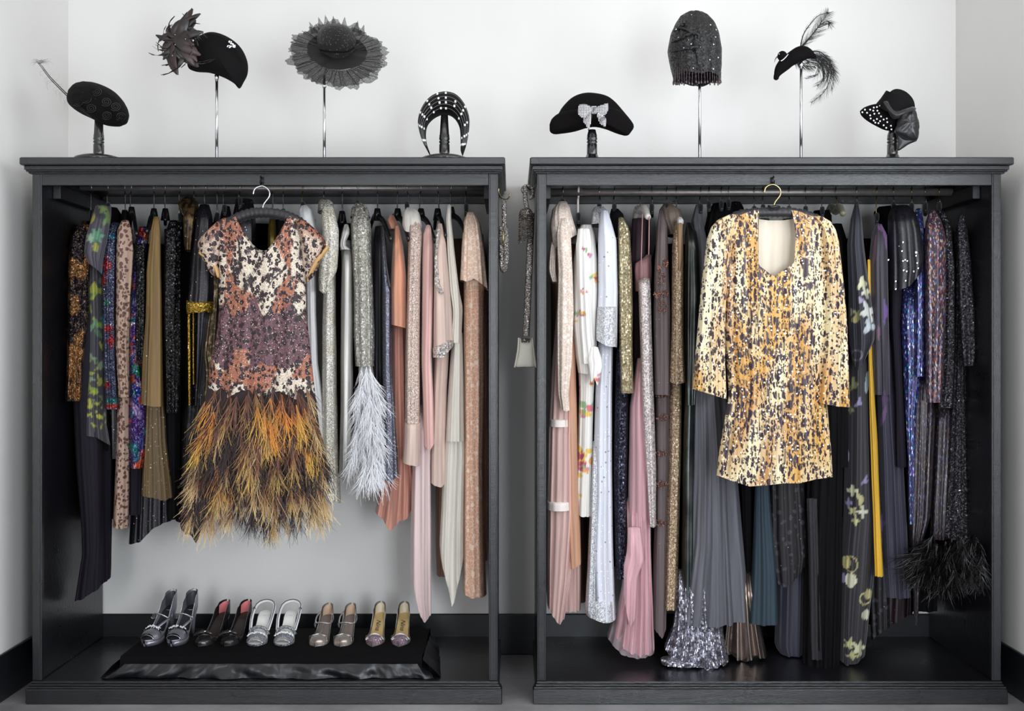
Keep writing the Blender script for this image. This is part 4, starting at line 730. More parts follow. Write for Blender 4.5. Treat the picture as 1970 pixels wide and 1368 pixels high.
ntop = [(-1, 452), (-.8, 436), (-.6, 420), (-.54, 416), (-.5, 424), (-.38, 452), (-.2, 476), (-.06, 487), (.08, 488), (.22, 472), (.4, 442), (.5, 420), (.56, 415), (.7, 422), (.88, 438), (1, 450)]
sheet('bodice', M_leo, prof, ntop, [752, 768, 750, 764, 752, 770, 756], -.05, .055, 1, fd_, paint_leo, 4, .009, 1)
sheet('bodice_back', M_leo, prof, [(a, b - (6 if abs(a) < .45 else 0)) for a, b in ntop], [755, 755], -.05, .05, -1, fd_, paint_leo, 4, .006, 2, 6)
ML2 = f('leopard_sleeve_lining', (190, 150, 96), .6, spots=(30, .42, (52, 34, 34), .8, .03))
for pts, sx in (([(443, 414), (420, 422), (394, 449), (376, 468), (388, 494), (404, 528), (420, 538), (426, 500), (430, 450)], 1), ([(562, 414), (585, 422), (606, 440), (634, 466), (618, 498), (607, 530), (592, 545), (583, 520), (580, 450)], -1)):
    top = [P(*p, -.055) for p in pts]; 
    c = sum(top, Vector()) / len(top); R1 = random.Random(3)
    def cap(off, k): return [c + (q - c) * k + Vector((0, off, 0)) for q in top]
    rings = [cap(0, 1), cap(-.022, .93), cap(-.036, .75), cap(-.045, .4)]; v = [q for r in rings for q in r] + [c + Vector((0, -.047, 0))]; n = len(pts)
    # refine: subdivide the outline so the painted colours follow
    fc = [(i * n + j, i * n + (j + 1) % n, (i + 1) * n + (j + 1) % n, (i + 1) * n + j) for i in range(3) for j in range(n)] + [(3 * n + j, 3 * n + (j + 1) % n, 4 * n) for j in range(n)]
    VV = np.array([tuple(q) for q in v]); PX = VV[:, 0] * S(-.08) + 985; PY = HZ - (VV[:, 2] - CZ) * S(-.08)
    o = mk('sleeve', VV, fc, M_leo, fd_, True, paint_leo(PX, PY) * .7 + .3 * RUST)
    md = o.modifiers.new('s', 'SUBSURF'); md.levels = md.render_levels = 2
    cuff = [P(*p, -.075) for p in (([(384, 486), (404, 500), (415, 515), (420, 534)], 0)[0] if sx > 0 else [(632, 474), (612, 500), (600, 520), (592, 542)])]
    MB().tube(spline(cuff, 10), [.012, .015, .017, .018, .019, .019, .018, .016, .013, .011, .008], 8, .5).out('sleeve_lining', ML2, o)
def plume(seed, n=26, L=.2, fan=.27, wd=.004, spine=.45, curl=.95):
    R = random.Random(seed); V, F, T = [], [], []
    for k in range(n):
        z = -R.random() * spine * L; a = R.gauss(0, fan); b = R.gauss(0, fan * .6) - .12; l = L * R.uniform(.45, .75); p = Vector((0, 0, z)); dr = Vector((math.sin(a) + .02 * R.random(), math.sin(b), -1)).normalized()
        cx, cy = R.gauss(0, curl), R.gauss(0, curl) - .05; sd = Vector((1, R.uniform(-.8, .8), 0)).normalized(); m = 5
        for i in range(m + 1):
            w_ = wd * (1 - .78 * i / m) * R.uniform(.8, 1.2); V += [p - sd * w_ / 2, p + sd * w_ / 2]; tt = min(1, (-p.z) / (L * 1.1) + R.uniform(-.05, .05)); T += [tt, tt]
            p = p + dr * l / m; dr = (dr + Vector((cx, cy, -.04)) * .22 * (i + 1) / m).normalized()
        b0 = len(V) - 2 * (m + 1); F += [(b0 + 2 * i, b0 + 2 * i + 1, b0 + 2 * i + 3, b0 + 2 * i + 2) for i in range(m)]
    me = bpy.data.meshes.new('plume'); me.from_pydata([tuple(v) for v in V], [], F); at = me.color_attributes.new('Col', 'FLOAT_COLOR', 'POINT')
    at.data.foreach_set('color', [c for t in T for c in (t, t, t, 1)]); me.materials.append(None); return me
def put_plumes(name, parent, meshes, items, mats, label=None):
    for (x, y, d, rx, ry, rz, sc, mi) in items:
        me = meshes[random.randrange(len(meshes))]; o = bpy.data.objects.new(name, me); COL.objects.link(o); o.parent = parent
        o.location = P(x, y, d) - worldloc(parent); o.rotation_euler = (rx, ry, rz); o.scale = (sc,) * 3
        o.material_slots[0].link = 'OBJECT'; o.material_slots[0].material = mats[mi]
PM = [plume(i) for i in range(12)]
FM = [feather_mat('brown_plume', (84, 52, 44), (136, 90, 66)), feather_mat('dark_brown_plume', (36, 24, 26), (58, 38, 36)), feather_mat('golden_plume', (176, 112, 48), (240, 196, 92)), feather_mat('tan_plume', (122, 80, 54), (236, 206, 148)), feather_mat('orange_plume', (196, 112, 46), (240, 176, 74)), feather_mat('yellow_tip_plume', (104, 62, 46), (238, 198, 112), mid=.55)]
sk = [(745, 400, 604), (790, 390, 610), (850, 380, 616), (950, 374, 614), (975, 374, 612)]
loft('underskirt', f('dark_brown_net', (42, 28, 28), .85), sk, fd_, d=-.04, hd=.06, nf=5, amp=.006, seed=3, tr=10, top=.8, rot=0)
R = random.Random(21); items = []
hot = [(405, 775, 4), (432, 765, 5), (400, 830, 2), (510, 770, 2), (520, 800, 4), (545, 770, 4), (575, 790, 2), (590, 850, 2), (560, 790, 4), (608, 770, 3), (420, 900, 4), (430, 920, 2), (470, 870, 5), (530, 880, 5), (560, 870, 5), (620, 900, 3), (370, 920, 3), (380, 880, 3), (600, 950, 3), (510, 950, 3), (440, 950, 3)]
drk = [(430, 850), (400, 870), (510, 870), (545, 850), (560, 910), (585, 900), (595, 880), (460, 800), (480, 960), (575, 985), (500, 975), (390, 940)]
for rw in range(10):
    y = 750 + rw * 25; a, b = interp([(745, 402, 604), (800, 384, 612), (850, 374, 618), (950, 366, 622), (1000, 362, 620)], y); nn = 19 + rw
    for k in range(nn):
        u = (k + .5) / nn + R.uniform(-.02, .02); x = a + (b - a) * u; yy = y + R.uniform(-12, 12); uu = 2 * u - 1
        best = min(hot, key=lambda h: (h[0] - x) ** 2 + (h[1] - yy) ** 2); db = math.hypot(best[0] - x, best[1] - yy)
        dd = min(math.hypot(q[0] - x, q[1] - yy) for q in drk)
        mi = best[2] if db < 17 else (1 if dd < 24 else R.choice((0, 0, 0, 1, 1, 5, 3) if y < 900 else (0, 3, 3, 5, 0, 1, 1, 3)))
        d = -.05 - .07 * math.sqrt(max(0, 1 - uu * uu)) + R.uniform(-.006, .004)
        items.append((x, yy, d, R.uniform(.0, .25), -uu * .22 + R.uniform(-.12, .12), R.uniform(-.5, .5), R.uniform(.62, .95) * (1 if y < 930 else .8), mi))
put_plumes('feather_plume', fd_, PM, items, FM)
# hangers of the two front dresses
def front_hanger(x, ytop, yneck, bar, lab, col, dd):
    r = empty('hanger', P(x, yneck, dd), lab, 'hanger', None)
    pts = [P(x - 18, ytop + 14, dd), P(x - 14, ytop + 3, dd), P(x, ytop - 2, dd), P(x + 12, ytop + 6, dd), P(x + 13, ytop + 18, dd), P(x + 3, ytop + 32, dd), P(x, ytop + 42, dd), P(x, yneck, dd)]
    MB().tube(spline(pts, 40), .0028, 7).out('hook', M_acry if col is None else M_brass, r)
    B = spline([P(*p, dd) for p in bar], 60); rr = [.020 + .0022 * math.sin(i * 2.2) for i in range(61)]; rr[0] = rr[-1] = .008; rr[1] = rr[-2] = .016
    MB().tube(B, rr, 12).out('padded_bar', f('black_gathered_satin', (30, 29, 32), .4, 0, .1, weave=.2), r)
    if col: MB().tube([P(x - 10, yneck - 6, dd - .02), P(x - 4, yneck - 3, dd - .03), P(x + 4, yneck - 5, dd - .03), P(x + 12, yneck - 4, dd - .02)], [.004, .007, .007, .004], 6).out('bow', f('black_ribbon', (20, 20, 22), .5), r)
front_hanger(505, 360, 408, [(426, 442), (445, 426), (475, 413), (505, 409), (540, 413), (570, 424), (590, 440)], 'black padded hanger with steel hook holding the feathered leopard dress', None, -.05)
front_hanger(1488, 357, 402, [(1385, 436), (1420, 416), (1455, 410), (1488, 409), (1525, 410), (1560, 418), (1596, 438)], 'black padded hanger with gold hook holding the gold leopard jacket', 1, -.05)

GOLD, GCR, ORG = [np.array(rgb(c)) for c in ((214, 164, 82), (236, 222, 182), (200, 148, 84))]
def paint_jk(X, Y):
    n = nz2(X, Y, .10, .022, 13); n2 = nz2(X, Y, .035, .012, 14); k = np.clip(.2 + n * 1.9 + n2 * .8, 0, 1)[:, None]; k2 = np.clip(.45 + n2 * 1.8, 0, 1)[:, None]
    side = (np.clip((np.abs(X - 1488) - 78) / 40, 0, 1) * np.clip((720 - Y) / 90, 0, 1))[:, None]
    base = (GOLD * (1 - k2) + ORG * k2); k = np.clip(k + side * .45 + np.clip((Y - 850) / 60, 0, 1)[:, None] * (np.abs(X - 1488) > 55)[:, None] * .6, 0, 1); c = base * (1 - k) + GCR * k
    st_ = ((np.abs(nz2(X, Y, .34, .03, 15)) < .06) | (np.abs(nz2(X, Y, .42, .05, 19)) < .04)) & (nz2(X, Y, .1, .3, 23) > -.16) & (np.abs(X - 1478) < 92) & (Y < 900); c[st_] = np.array(rgb(50, 34, 46)); return c
M_jk = f('gold_leopard_silk', attr=True, rough=.42, metal=.0, sheen=.1, spots=[(84, .36, (46, 30, 46), .36, .016), (125, .32, (62, 42, 50), .6, .010)], beads=[(76, .26, (255, 250, 232), .45)], streak=.1)
jk = empty('leopard_jacket', P(1485, 935, -.03), 'gold and cream leopard-print sequined jacket with long sleeves, hung in front', 'jacket')
jp = [(402, 1404, 1576), (440, 1384, 1602), (500, 1388, 1600), (600, 1392, 1592), (700, 1398, 1586), (760, 1402, 1590), (830, 1390, 1596), (880, 1382, 1600), (920, 1378, 1602), (936, 1378, 1602)]
jt = [(-1, 432), (-.8, 416), (-.5, 406), (-.34, 402), (-.335, 440), (-.345, 500), (-.3, 512), (-.15, 524), (-.03, 532), (.1, 522), (.3, 508), (.34, 500), (.35, 440), (.36, 404), (.5, 406), (.8, 418), (1, 432)]
sheet('jacket_front', M_jk, jp, jt, [914, 926, 936, 934, 930, 930, 922, 918], -.05, .06, 1, jk, paint_jk, 7, .012, 5, 2.8)
sheet('jacket_back', f('cream_satin_lining', (236, 222, 200), .45, 0, .2, streak=.2), jp, [424, 412, 420, 424, 424, 420, 412, 424], [915, 925, 925, 915], -.035, .02, -1, jk, None, 3, .008, 6, 6)
loft('sleeve', M_jk, [(413, 1400, 1424), (422, 1380, 1422), (436, 1368, 1418), (460, 1360, 1410), (540, 1351, 1398), (620, 1344, 1394), (700, 1337, 1394), (745, 1333, 1396), (757, 1332, 1397)], jk, d=-.06, hd=.045, rot=0, nf=2.5, amp=.012, seed=7, paint=paint_jk, hem=[-8, 2, 12], tr=60)
loft('sleeve', M_jk, [(416, 1562, 1582), (426, 1572, 1598), (440, 1580, 1606), (460, 1582, 1611), (540, 1588, 1620), (620, 1588, 1627), (700, 1582, 1630), (778, 1574, 1633)], jk, d=-.06, hd=.045, rot=0, nf=2.5, amp=.012, seed=8, paint=paint_jk, hem=[-2, 4, 6], tr=60)

# white ostrich skirt of the beaded gown, black feather hem
WM = [feather_mat('white_ostrich', (232, 232, 236), (246, 246, 248), rough=.8)]
PW = [plume(40 + i, 24, .15, .42, .003, .5, .7) for i in range(8)]
r_ = bpy.data.objects['beaded_feather_gown']; items = []
for k in range(120):
    y = 700 + (k / 120) ** .9 * 205; a, b = interp([(690, 694, 712), (730, 686, 726), (800, 682, 730), (880, 686, 732), (920, 690, 730)], y); u = R.random(); x = a + (b - a) * u; uu = 2 * u - 1
    items.append((x, y, .16 - .03 * (1 - uu * uu) + R.uniform(-.01, .03), R.uniform(0, .3), -uu * .25 + R.uniform(-.15, .15), R.uniform(-1, 1), R.uniform(.65, .95), 0))
put_plumes('feather_plume', r_, PW, items, WM)
BM = [feather_mat('black_coque', (14, 12, 14), (24, 21, 23), rough=.4)]
PB = [plume(60 + i, 26, .17, .42, .0045, .3, 1.2) for i in range(8)]
ch = empty('feather_hem_gown', P(1835, 1180, .3), 'dark gown hem of glossy black feathers by the right side panel', 'gown'); items = []
loft('skirt', mt_blk, [(900, 1800, 1850), (1040, 1790, 1880), (1150, 1800, 1870)], ch, d=.4, hd=.08)
for k in range(150):
    x = R.uniform(1772, 1893); y = R.uniform(1026, 1100); uu = (x - 1835) / 60; dd = R.uniform(.12, .24) if x < 1850 else R.uniform(.0, .05)
    items.append((x, y, dd, R.uniform(.1, .5), -(uu * .8 if uu < 0 else uu * .12) + R.uniform(-.2, .2), R.uniform(-1, 1), R.uniform(.6, 1.1) * (1 if x < 1850 else .7), 0))
put_plumes('feather_plume', ch, PB, items, BM)
# ---------------- hats and their stands ----------------
DH = .06; ZT = 2.091
def puff(name, mat, pts, d, thick, parent=None, rings=7, n=72, back=1., cen=None, bump=0, seed=0, paint=None, pw=.5):
    """a soft closed form grown from an outline: bulges towards front and back"""
    C = spline([Vector((p[0], p[1], 0)) for p in pts + [pts[0]]], n)[:-1]
    cx, cy = cen or (sum(p.x for p in C) / n, sum(p.y for p in C) / n); V = []; F = []
    rr = [math.cos(math.pi / 2 * i / rings) for i in range(rings)]
    def lay(sg, skip):
        out = []
        for i, r in enumerate(rr):
            if skip and i == 0: continue
            h = (1 - r * r) ** pw * thick * (1 if sg < 0 else back)
            for p in C:
                dx = bump * noise.noise(Vector((p.x * r * .12, p.y * r * .12, seed + sg))) if bump else 0
                q = P(cx + (p.x - cx) * r, cy + (p.y - cy) * r, d); out.append(q + Vector((0, sg * (h + dx), 0)))
        out.append(P(cx, cy, d) + Vector((0, sg * thick * (1 if sg < 0 else back), 0))); return out
    a = lay(-1, False); b = lay(1, True); V = a + b; A = len(a)
    for i in range(rings - 1): F += [(i * n + j, i * n + (j + 1) % n, (i + 1) * n + (j + 1) % n, (i + 1) * n + j) for j in range(n)]
    F += [((rings - 1) * n + j, (rings - 1) * n + (j + 1) % n, A - 1) for j in range(n)]
    F += [(j, A + j, A + (j + 1) % n, (j + 1) % n) for j in range(n)]
    for i in range(rings - 2): F += [(A + i * n + j, A + (i + 1) * n + j, A + (i + 1) * n + (j + 1) % n, A + i * n + (j + 1) % n) for j in range(n)]
    F += [(A + (rings - 2) * n + j, len(V) - 1, A + (rings - 2) * n + (j + 1) % n) for j in range(n)]
    return mk(name, V, F, mat, parent)
def wood_stand(x, ytop, lab, base=True):
    X = P(x, 300, DH).x; zt = P(x, ytop, DH).z; r = empty('hat_stand', (X, DH, ZT), lab, 'hat stand', 'black turned hat stands')
    MB().lathe((X, DH, ZT), [(.09, 0), (.094, .004), (.09, .014), (.06, .024), (.022, .028)] if ytop < 240 else [(.058, 0), (.06, .002), (.058, .005), (.03, .007), (.022, .028)], 36).out('base', M_blackwood, r)
    h = zt - ZT; m = MB(); m.lathe((X, DH, ZT), [(.0195, .026), (.0205, .03), (.0205, .068), (.017, .071), (.0205, .075), (.021, .08), (.017, .083), (.0205, .087), (.0205, .094), (.0195, .097), (.02, .102), (.0185, .108), (.014, h), (.0, h)], 20)
    m.out('stem', M_blackwood, r); return r
def rod_stand(x, ytop, lab):
    X = P(x, 300, DH).x; zt = P(x, ytop, DH).z; r = empty('hat_stand', (X, DH, ZT), lab, 'hat stand', 'tall slim metal hat stands')
    MB().tube([(X, DH, ZT + .003), (X, DH, zt)], .0058, 10).out('rod', M_acry, r)
    MB().lathe((X, DH, ZT), [(.05, 0), (.05, .004), (.012, .005), (.009, .012)], 24).out('base', M_acry, r)
    MB().lathe((X, DH, zt - .05), [(.004, 0), (.0085, .004), (.0085, .02), (.004, .024)], 12).out('collar', M_acry, r); return r
bk = 'black turned wooden stand under the '
wood_stand(190, 212, bk + 'swirl-embroidered beret'); wood_stand(855, 222, bk + 'crescent headpiece with clear stones')
wood_stand(1139, 250, bk + 'bicorne with crystal bow'); wood_stand(1717, 250, bk + 'satin-bow hat with studded brim')
rod_stand(417, 130, 'slim metal rod stand under the black felt hat with feathers'); rod_stand(624, 145, 'slim metal rod stand under the tulle-ruffled hat')
rod_stand(1346, 60, 'slim metal rod stand inside the beaded cloche'); rod_stand(1541, 105, 'slim metal rod stand under the bird-shaped fascinator')
M_felt = f('black_felt', (17, 16, 17), .9, weave=.3, spec=.15); M_velv = f('black_velvet', (12, 9, 10), .9, spec=.12)
M_boucle = f('black_beaded_boucle', (14, 12, 13), .7, 0, beads=[(110, .14, (120, 112, 120), .12)], weave=1.4, spec=.2)
# 1 beret with quill
h = empty('beret', P(190, 240, DH), 'black beaded beret with one long curled quill, leftmost hat', 'hat')
puff('crown', M_boucle, [(130, 190), (136, 172), (150, 160), (170, 158), (195, 163), (222, 178), (240, 200), (247, 222), (240, 238), (222, 243), (200, 240), (180, 230), (155, 218), (136, 204)], DH, .085, h, bump=.006)
m = MB(); 
for j in range(9):
    cx, cy = (152, 166, 186, 204, 222, 232, 150, 175, 205)[j], (178, 190, 176, 196, 205, 224, 196, 208, 222)[j]; pp = []
    for i in range(26):
        a = i * .6; rr = 1.5 + i * .38; x, y = cx + rr * math.cos(a), cy + rr * math.sin(a) * .8; k = 1 - min(1, ((x - 190) / 62) ** 2 + ((y - 201) / 44) ** 2); pp.append(P(x, y, DH - .088 * math.sqrt(max(.04, k)) - .002))
    m.tube(pp, .0014, 4)
m.out('soutache_swirls', f('black_cord', (32, 28, 30), .4), h)
q = MB(); 
for o_ in (0, 4): q.tube(spline([P(174 + o_ * .3, 226, -.02), P(150, 205 - o_, .0), P(118, 174 - o_, DH), P(95, 150 - o_, DH), P(80, 130 - o_, DH), P(73, 121, DH)], 24), [.0024 - .0014 * i / 24 for i in range(25)], 5)
q.out('quill', f('dark_quill', (30, 27, 26), .6, spec=.2), h)
q = MB(); R = random.Random(5)
for i in range(60):
    x, y = 76 + R.uniform(-3, 6), 119 + R.uniform(-2, 4); dx, dy = R.uniform(-18, 22), R.uniform(-3, 8); q.ribbon(spline([P(x, y, DH), P(x + dx * .6, y - 4 + dy * .2, DH - .01), P(x + dx, y + dy, DH - .015)], 4), [.0011, .001, .0008, .0006, .0004], (0, 0, 1))
for i in range(56):
    t = R.random(); x, y = 82 + t * 60, 132 + t * 66; l = R.uniform(8, 26); sg = R.choice((-1, 1)); q.ribbon(spline([P(x, y, DH), P(x + sg * l * .5 - 3, y + l * .1, DH), P(x + sg * l * .55, y + sg * -l * .5 + 4, DH)], 4), [.0008, .0007, .0006, .0005, .0003], (.7, 0, .7))
q.out('barbs', f('thin_grey_barbs', (96, 92, 88), .7, alpha=.6), h)
# 2 felt hat with feather cluster
h = empty('felt_hat', P(420, 165, DH), 'black felt crescent hat with crystal pin and brown feather rosette', 'hat')
puff('crown', M_felt, [(360, 110), (375, 78), (395, 65), (415, 63), (440, 72), (462, 90), (475, 115), (476, 140), (468, 158), (460, 170), (452, 162), (438, 153), (420, 145), (400, 139), (375, 137), (362, 130)], DH, .07, h, cen=(425, 112))
m = MB(); m.tube(spline([P(398, 66, -.0), P(425, 72, -.01), P(452, 95, -.005), P(466, 120, .01)], 16), .002, 5); m.out('brim_fold', M_felt, h)
m = MB()
for i in range(34):
    t = R.random(); a = (440 + 12 * t, 79 + 10 * t) if i % 2 else (452 - 16 * t, 89 + 1 * t); m.ball(P(a[0] + R.uniform(-2, 2), a[1] + R.uniform(-2, 2), -.016), .0028, 5, 3)
m.out('crystal_pin', f('white_crystals', (245, 245, 248), .1, .1), h)
def blade(L, W, cv, seed):
    R = random.Random(seed); V = []; F = []; n = 8
    for i in range(n + 1):
        t = i / n; w_ = W * math.sin(math.pi * min(1, t * .92 + .06)) ** .6; a = cv * t * t; x, z = L * t * math.cos(a), L * t * math.sin(a); yv = -.012 * math.sin(math.pi * t)
        V += [(x, yv + .003, z - w_), (x, yv - .002, z), (x, yv + .003, z + w_)]
        if i: b = 3 * i; F += [(b - 3, b - 2, b + 1, b), (b - 2, b - 1, b + 2, b + 1)]
    me = bpy.data.meshes.new('blade'); me.from_pydata(V, [], F); me.polygons.foreach_set('use_smooth', [True] * len(F)); at = me.color_attributes.new('Col', 'FLOAT_COLOR', 'POINT')
    at.data.foreach_set('color', [c for v in V for c in (v[0] / L,) * 3 + (1,)]); me.materials.append(None); return me
BL = [blade(R.uniform(.08, .125), R.uniform(.012, .02), R.uniform(-1.1, 1.1), i) for i in range(14)]
FB = [feather_mat('brown_black_feather', (78, 32, 25), (26, 21, 20), rough=.4, mid=.25), feather_mat('dark_feather', (34, 24, 22), (24, 20, 20), rough=.35), feather_mat('red_edge_feather', (32, 24, 22), (58, 27, 25), rough=.4, mid=.7)]
ros = empty('feather_rosette', P(343, 82, -.02), None, None); ros.parent = h; ros.location = P(343, 82, -.02) - worldloc(h)
for k in range(90):
    a = math.radians(-R.choice([R.uniform(-75, -20), R.uniform(-30, 30), R.uniform(20, 80), R.uniform(70, 120), R.uniform(90, 125), R.uniform(150, 215)])); o = bpy.data.objects.new('feather', BL[k % 14]); COL.objects.link(o); o.parent = ros
    o.location = Vector((R.uniform(-.012, .014), R.uniform(-.06, .0), R.uniform(-.012, .012))); o.rotation_euler = (R.uniform(-.5, .5), -a, R.uniform(-.35, .25)); s = R.uniform(.85, 1.2) if math.cos(a) > -.2 else R.uniform(.5, .8); o.scale = (s, s, s)
    o.material_slots[0].link = 'OBJECT'; o.material_slots[0].material = FB[R.choice((0, 1, 1, 2))]
m = MB(); [m.ball(P(x, y, -.105), .0022, 5, 3) for x, y in ((337, 67), (357, 75), (337, 86), (332, 107), (388, 66))]; m.out('crystals', M_acry, ros)
# 3 tulle hat
h = empty('tulle_hat', P(648, 170, DH), 'black glossy straw hat ringed with pleated black tulle', 'hat')
Mst = f('black_glossy_straw', (36, 34, 34), .25, 0, weave=1.2, beads=(190, .3, (120, 118, 116), .35))
puff('crown', Mst, [(611, 82), (614, 64), (628, 52), (648, 48), (670, 53), (682, 66), (684, 84), (676, 100), (660, 110), (644, 112), (626, 106), (614, 96)], -.0, .09, h, pw=.42)
MB().tube(spline([P(616, 96, -.075), P(632, 99, -.092), P(650, 100, -.095), P(668, 99, -.088), P(681, 92, -.07)], 14), .0035, 6).out('band', M_velv, h)
def disc(name, mat, x, y, rx, ry, tilt, d, ri, parent, wave=0, nw=0, rag=0, n=120, dz=.05, seed=0, rings=6):
    R = random.Random(seed); V, F = [], []; ph = R.uniform(0, 6)
    for i in range(rings + 1):
        t = i / rings; r = ri + (1 - ri) * t
        for j in range(n):
            a = 2 * math.pi * j / n; rg = 1 + rag * t * (noise.noise(Vector((math.cos(a) * 4, math.sin(a) * 4, seed))) + .5 * noise.noise(Vector((math.cos(a) * 13, math.sin(a) * 13, seed))))
            u, v = rx * r * rg * math.cos(a), ry * r * rg * math.sin(a); cx = x + u * math.cos(tilt) - v * math.sin(tilt); cy = y + u * math.sin(tilt) + v * math.cos(tilt)
            V.append(P(cx, cy, d + dz * (-math.sin(a)) * r + wave * t * math.sin(nw * a + ph + 2 * math.sin(a * 3))))
    F = [(i * n + j, i * n + (j + 1) % n, (i + 1) * n + (j + 1) % n, (i + 1) * n + j) for i in range(rings) for j in range(n)]
    return mk(name, V, F, mat, parent)
N = NT('black_tulle'); N.put(N.b.inputs['Base Color'], rgb(22, 20, 20)); v = N.vor(520, N.coord()); N.put(N.b.inputs['Alpha'], N.math('MULTIPLY_ADD', N.math('LESS_THAN', v.outputs['Distance'], .45), -.40, .80)); M_tul = N.m
disc('brim', f('black_straw_brim', (22, 20, 21), .6, weave=.6), 648, 98, 58, 36, .12, .03, .3, h, .004, 7, .05, dz=.06)
disc('tulle_ruffle', M_tul, 650, 108, 95, 60, .12, .045, .45, h, .022, 27, .16, 260, dz=.07, seed=3, rings=8)
disc('tulle_ruffle', M_tul, 647, 104, 88, 62, .1, .03, .42, h, .02, 19, .22, 260, dz=.07, seed=8, rings=8)
m = MB()
for j in range(46):
    a = 2 * math.pi * j / 46 + R.uniform(-.05, .05); r0, r1 = .5, R.uniform(.92, 1.04); c = lambda r, da: P(649 + 92 * r * math.cos(a + da), 106 + 60 * r * math.sin(a + da) + 8 * math.cos(a), .03 - .06 * math.sin(a) * r); m.tube([c(r0, 0), c((r0 + r1) / 2, R.uniform(-.05, .05)), c(r1, R.uniform(-.07, .07))], .001, 4)
m.out('tulle_fold', f('black_tulle_edge', (20, 18, 19), .7), h)
m = MB()
for j, (x, y, a) in enumerate(((618, 45, -2.0), (628, 42, -1.75), (658, 45, -1.2), (604, 52, -2.3), (680, 50, -.9), (690, 56, -.7), (640, 44, -1.5))):
    t = P(x + 14 * math.cos(a), y + 14 * math.sin(a), .0); b = P(x - 6, y + 14, .03); c = P(x + 12, y + 13, .03); m.add([b, c, t, (b + c) / 2 + Vector((0, -.012, 0))], [(0, 3, 2), (3, 1, 2)])
m.out('tulle_point', M_tul, h, False)
# 4 crescent headpiece with stones
h = empty('crescent_headpiece', P(855, 290, DH), 'black arched headpiece dotted with square clear stones', 'hat')
out_ = [(822, 290), (811, 268), (804, 240), (806, 220), (815, 200), (830, 184), (852, 176), (875, 180), (892, 197), (902, 222), (903, 245), (898, 270), (888, 290)]
inn = [(825, 289), (819, 270), (818, 250), (822, 235), (832, 225), (845, 218), (855, 216), (868, 220), (878, 230), (884, 245), (886, 262), (886, 275), (886, 289)]
V = []; F = []; no, ni = spline([Vector((a, b, 0)) for a, b in out_], 40), spline([Vector((a, b, 0)) for a, b in inn], 40)
for i in range(41):
    for j in range(13):
        t = j / 12; p = no[i] * (1 - t) + ni[i] * t; V.append(P(p.x, p.y, DH + .03 - .055 * math.sin(math.pi * t) - .02 * t))
for i in range(41):
    for j in range(13): p = Vector(V[i * 13 + j]); V.append((p.x, 2 * (DH + .03) - p.y + .004 - .04 * (j / 12) * 0, p.z))
K = 41 * 13
for i in range(40):
    for j in range(12): b = i * 13 + j; F += [(b, b + 1, b + 14, b + 13), (K + b, K + b + 13, K + b + 14, K + b + 1)]
    F += [(i * 13, i * 13 + 13, K + i * 13 + 13, K + i * 13), (i * 13 + 12, K + i * 13 + 12, K + i * 13 + 25, i * 13 + 25)]
mk('band', V, F, M_boucle, h)
def at(u, t): 
    i = min(39.999, max(0, u * 40)); k = int(i); q = no[k].lerp(no[k + 1], i - k) * (1 - t) + ni[k].lerp(ni[k + 1], i - k) * t; return P(q.x, q.y, DH + .03 - .055 * math.sin(math.pi * t) - .02 * t - .003)
m = MB()
for t in (.06, .24, .42, .6, .78): m.tube([at(.04 + .92 * i / 50, t) for i in range(51)], .0011, 4)
m.out('silver_cord', f('silver_thread', (120, 118, 118), .4, .6), h)
pts = [(q, t + o_) for t in (.08, .30, .52, .80) for q, o_ in ((.08, 0), (.17, 0), (.27, .02), (.37, 0), (.46, -.02), (.52, 0), (.60, .03), (.69, 0), (.78, -.03), (.87, 0), (.94, 0))]
for q, t in pts:
    if (q * 100 + t * 50) % 3 < 2.2: c = at(q, t); MB().box(c.x - .0036, c.x + .0036, c.y - .003, c.y + .003, c.z - .0045, c.z + .0045, .0012).out('stone', f('white_crystals'), h, False)
# 5 bicorne
h = empty('bicorne_hat', P(1138, 260, DH), 'black velvet bicorne with a crystal bow pinned in front', 'hat')
puff('crown', M_velv, [(1057, 240), (1062, 228), (1072, 222), (1082, 206), (1100, 188), (1120, 180), (1140, 179), (1165, 184), (1182, 195), (1200, 215), (1219, 240), (1214, 254), (1205, 261), (1185, 254), (1160, 245), (1145, 243), (1128, 246), (1105, 253), (1080, 257), (1062, 257)], DH + .02, .06, h, cen=(1138, 216))
puff('brim', M_velv, [(1057, 240), (1064, 226), (1080, 216), (1110, 210), (1140, 208), (1170, 207), (1190, 212), (1205, 224), (1219, 240), (1213, 255), (1204, 261), (1180, 252), (1150, 244), (1128, 246), (1100, 253), (1062, 257)], DH - .012, .05, h, cen=(1138, 230))
bow = MB(); rows_ = []
def stones(poly, d0):
    c = (sum(p[0] for p in poly) / len(poly), sum(p[1] for p in poly) / len(poly)); xs = [p[0] for p in poly]; ys = [p[1] for p in poly]; y = min(ys)
    while y < max(ys):
        x = min(xs)
        while x < max(xs):
            ins = False; j = len(poly) - 1
            for i in range(len(poly)):
                if (poly[i][1] > y) != (poly[j][1] > y) and x < (poly[j][0] - poly[i][0]) * (y - poly[i][1]) / (poly[j][1] - poly[i][1]) + poly[i][0]: ins = not ins
                j = i
            if ins: bow.ball(P(x, y, d0 - .008 * math.sin((x + y) * .18)), .0021, 5, 3)
            x += 2.5
        y += 2.5
L1 = [(1114, 201), (1126, 200), (1140, 207), (1138, 217), (1124, 228), (1117, 226), (1111, 216)]; L2 = [(1170, 198), (1158, 202), (1146, 207), (1147, 217), (1158, 224), (1166, 220), (1171, 210)]
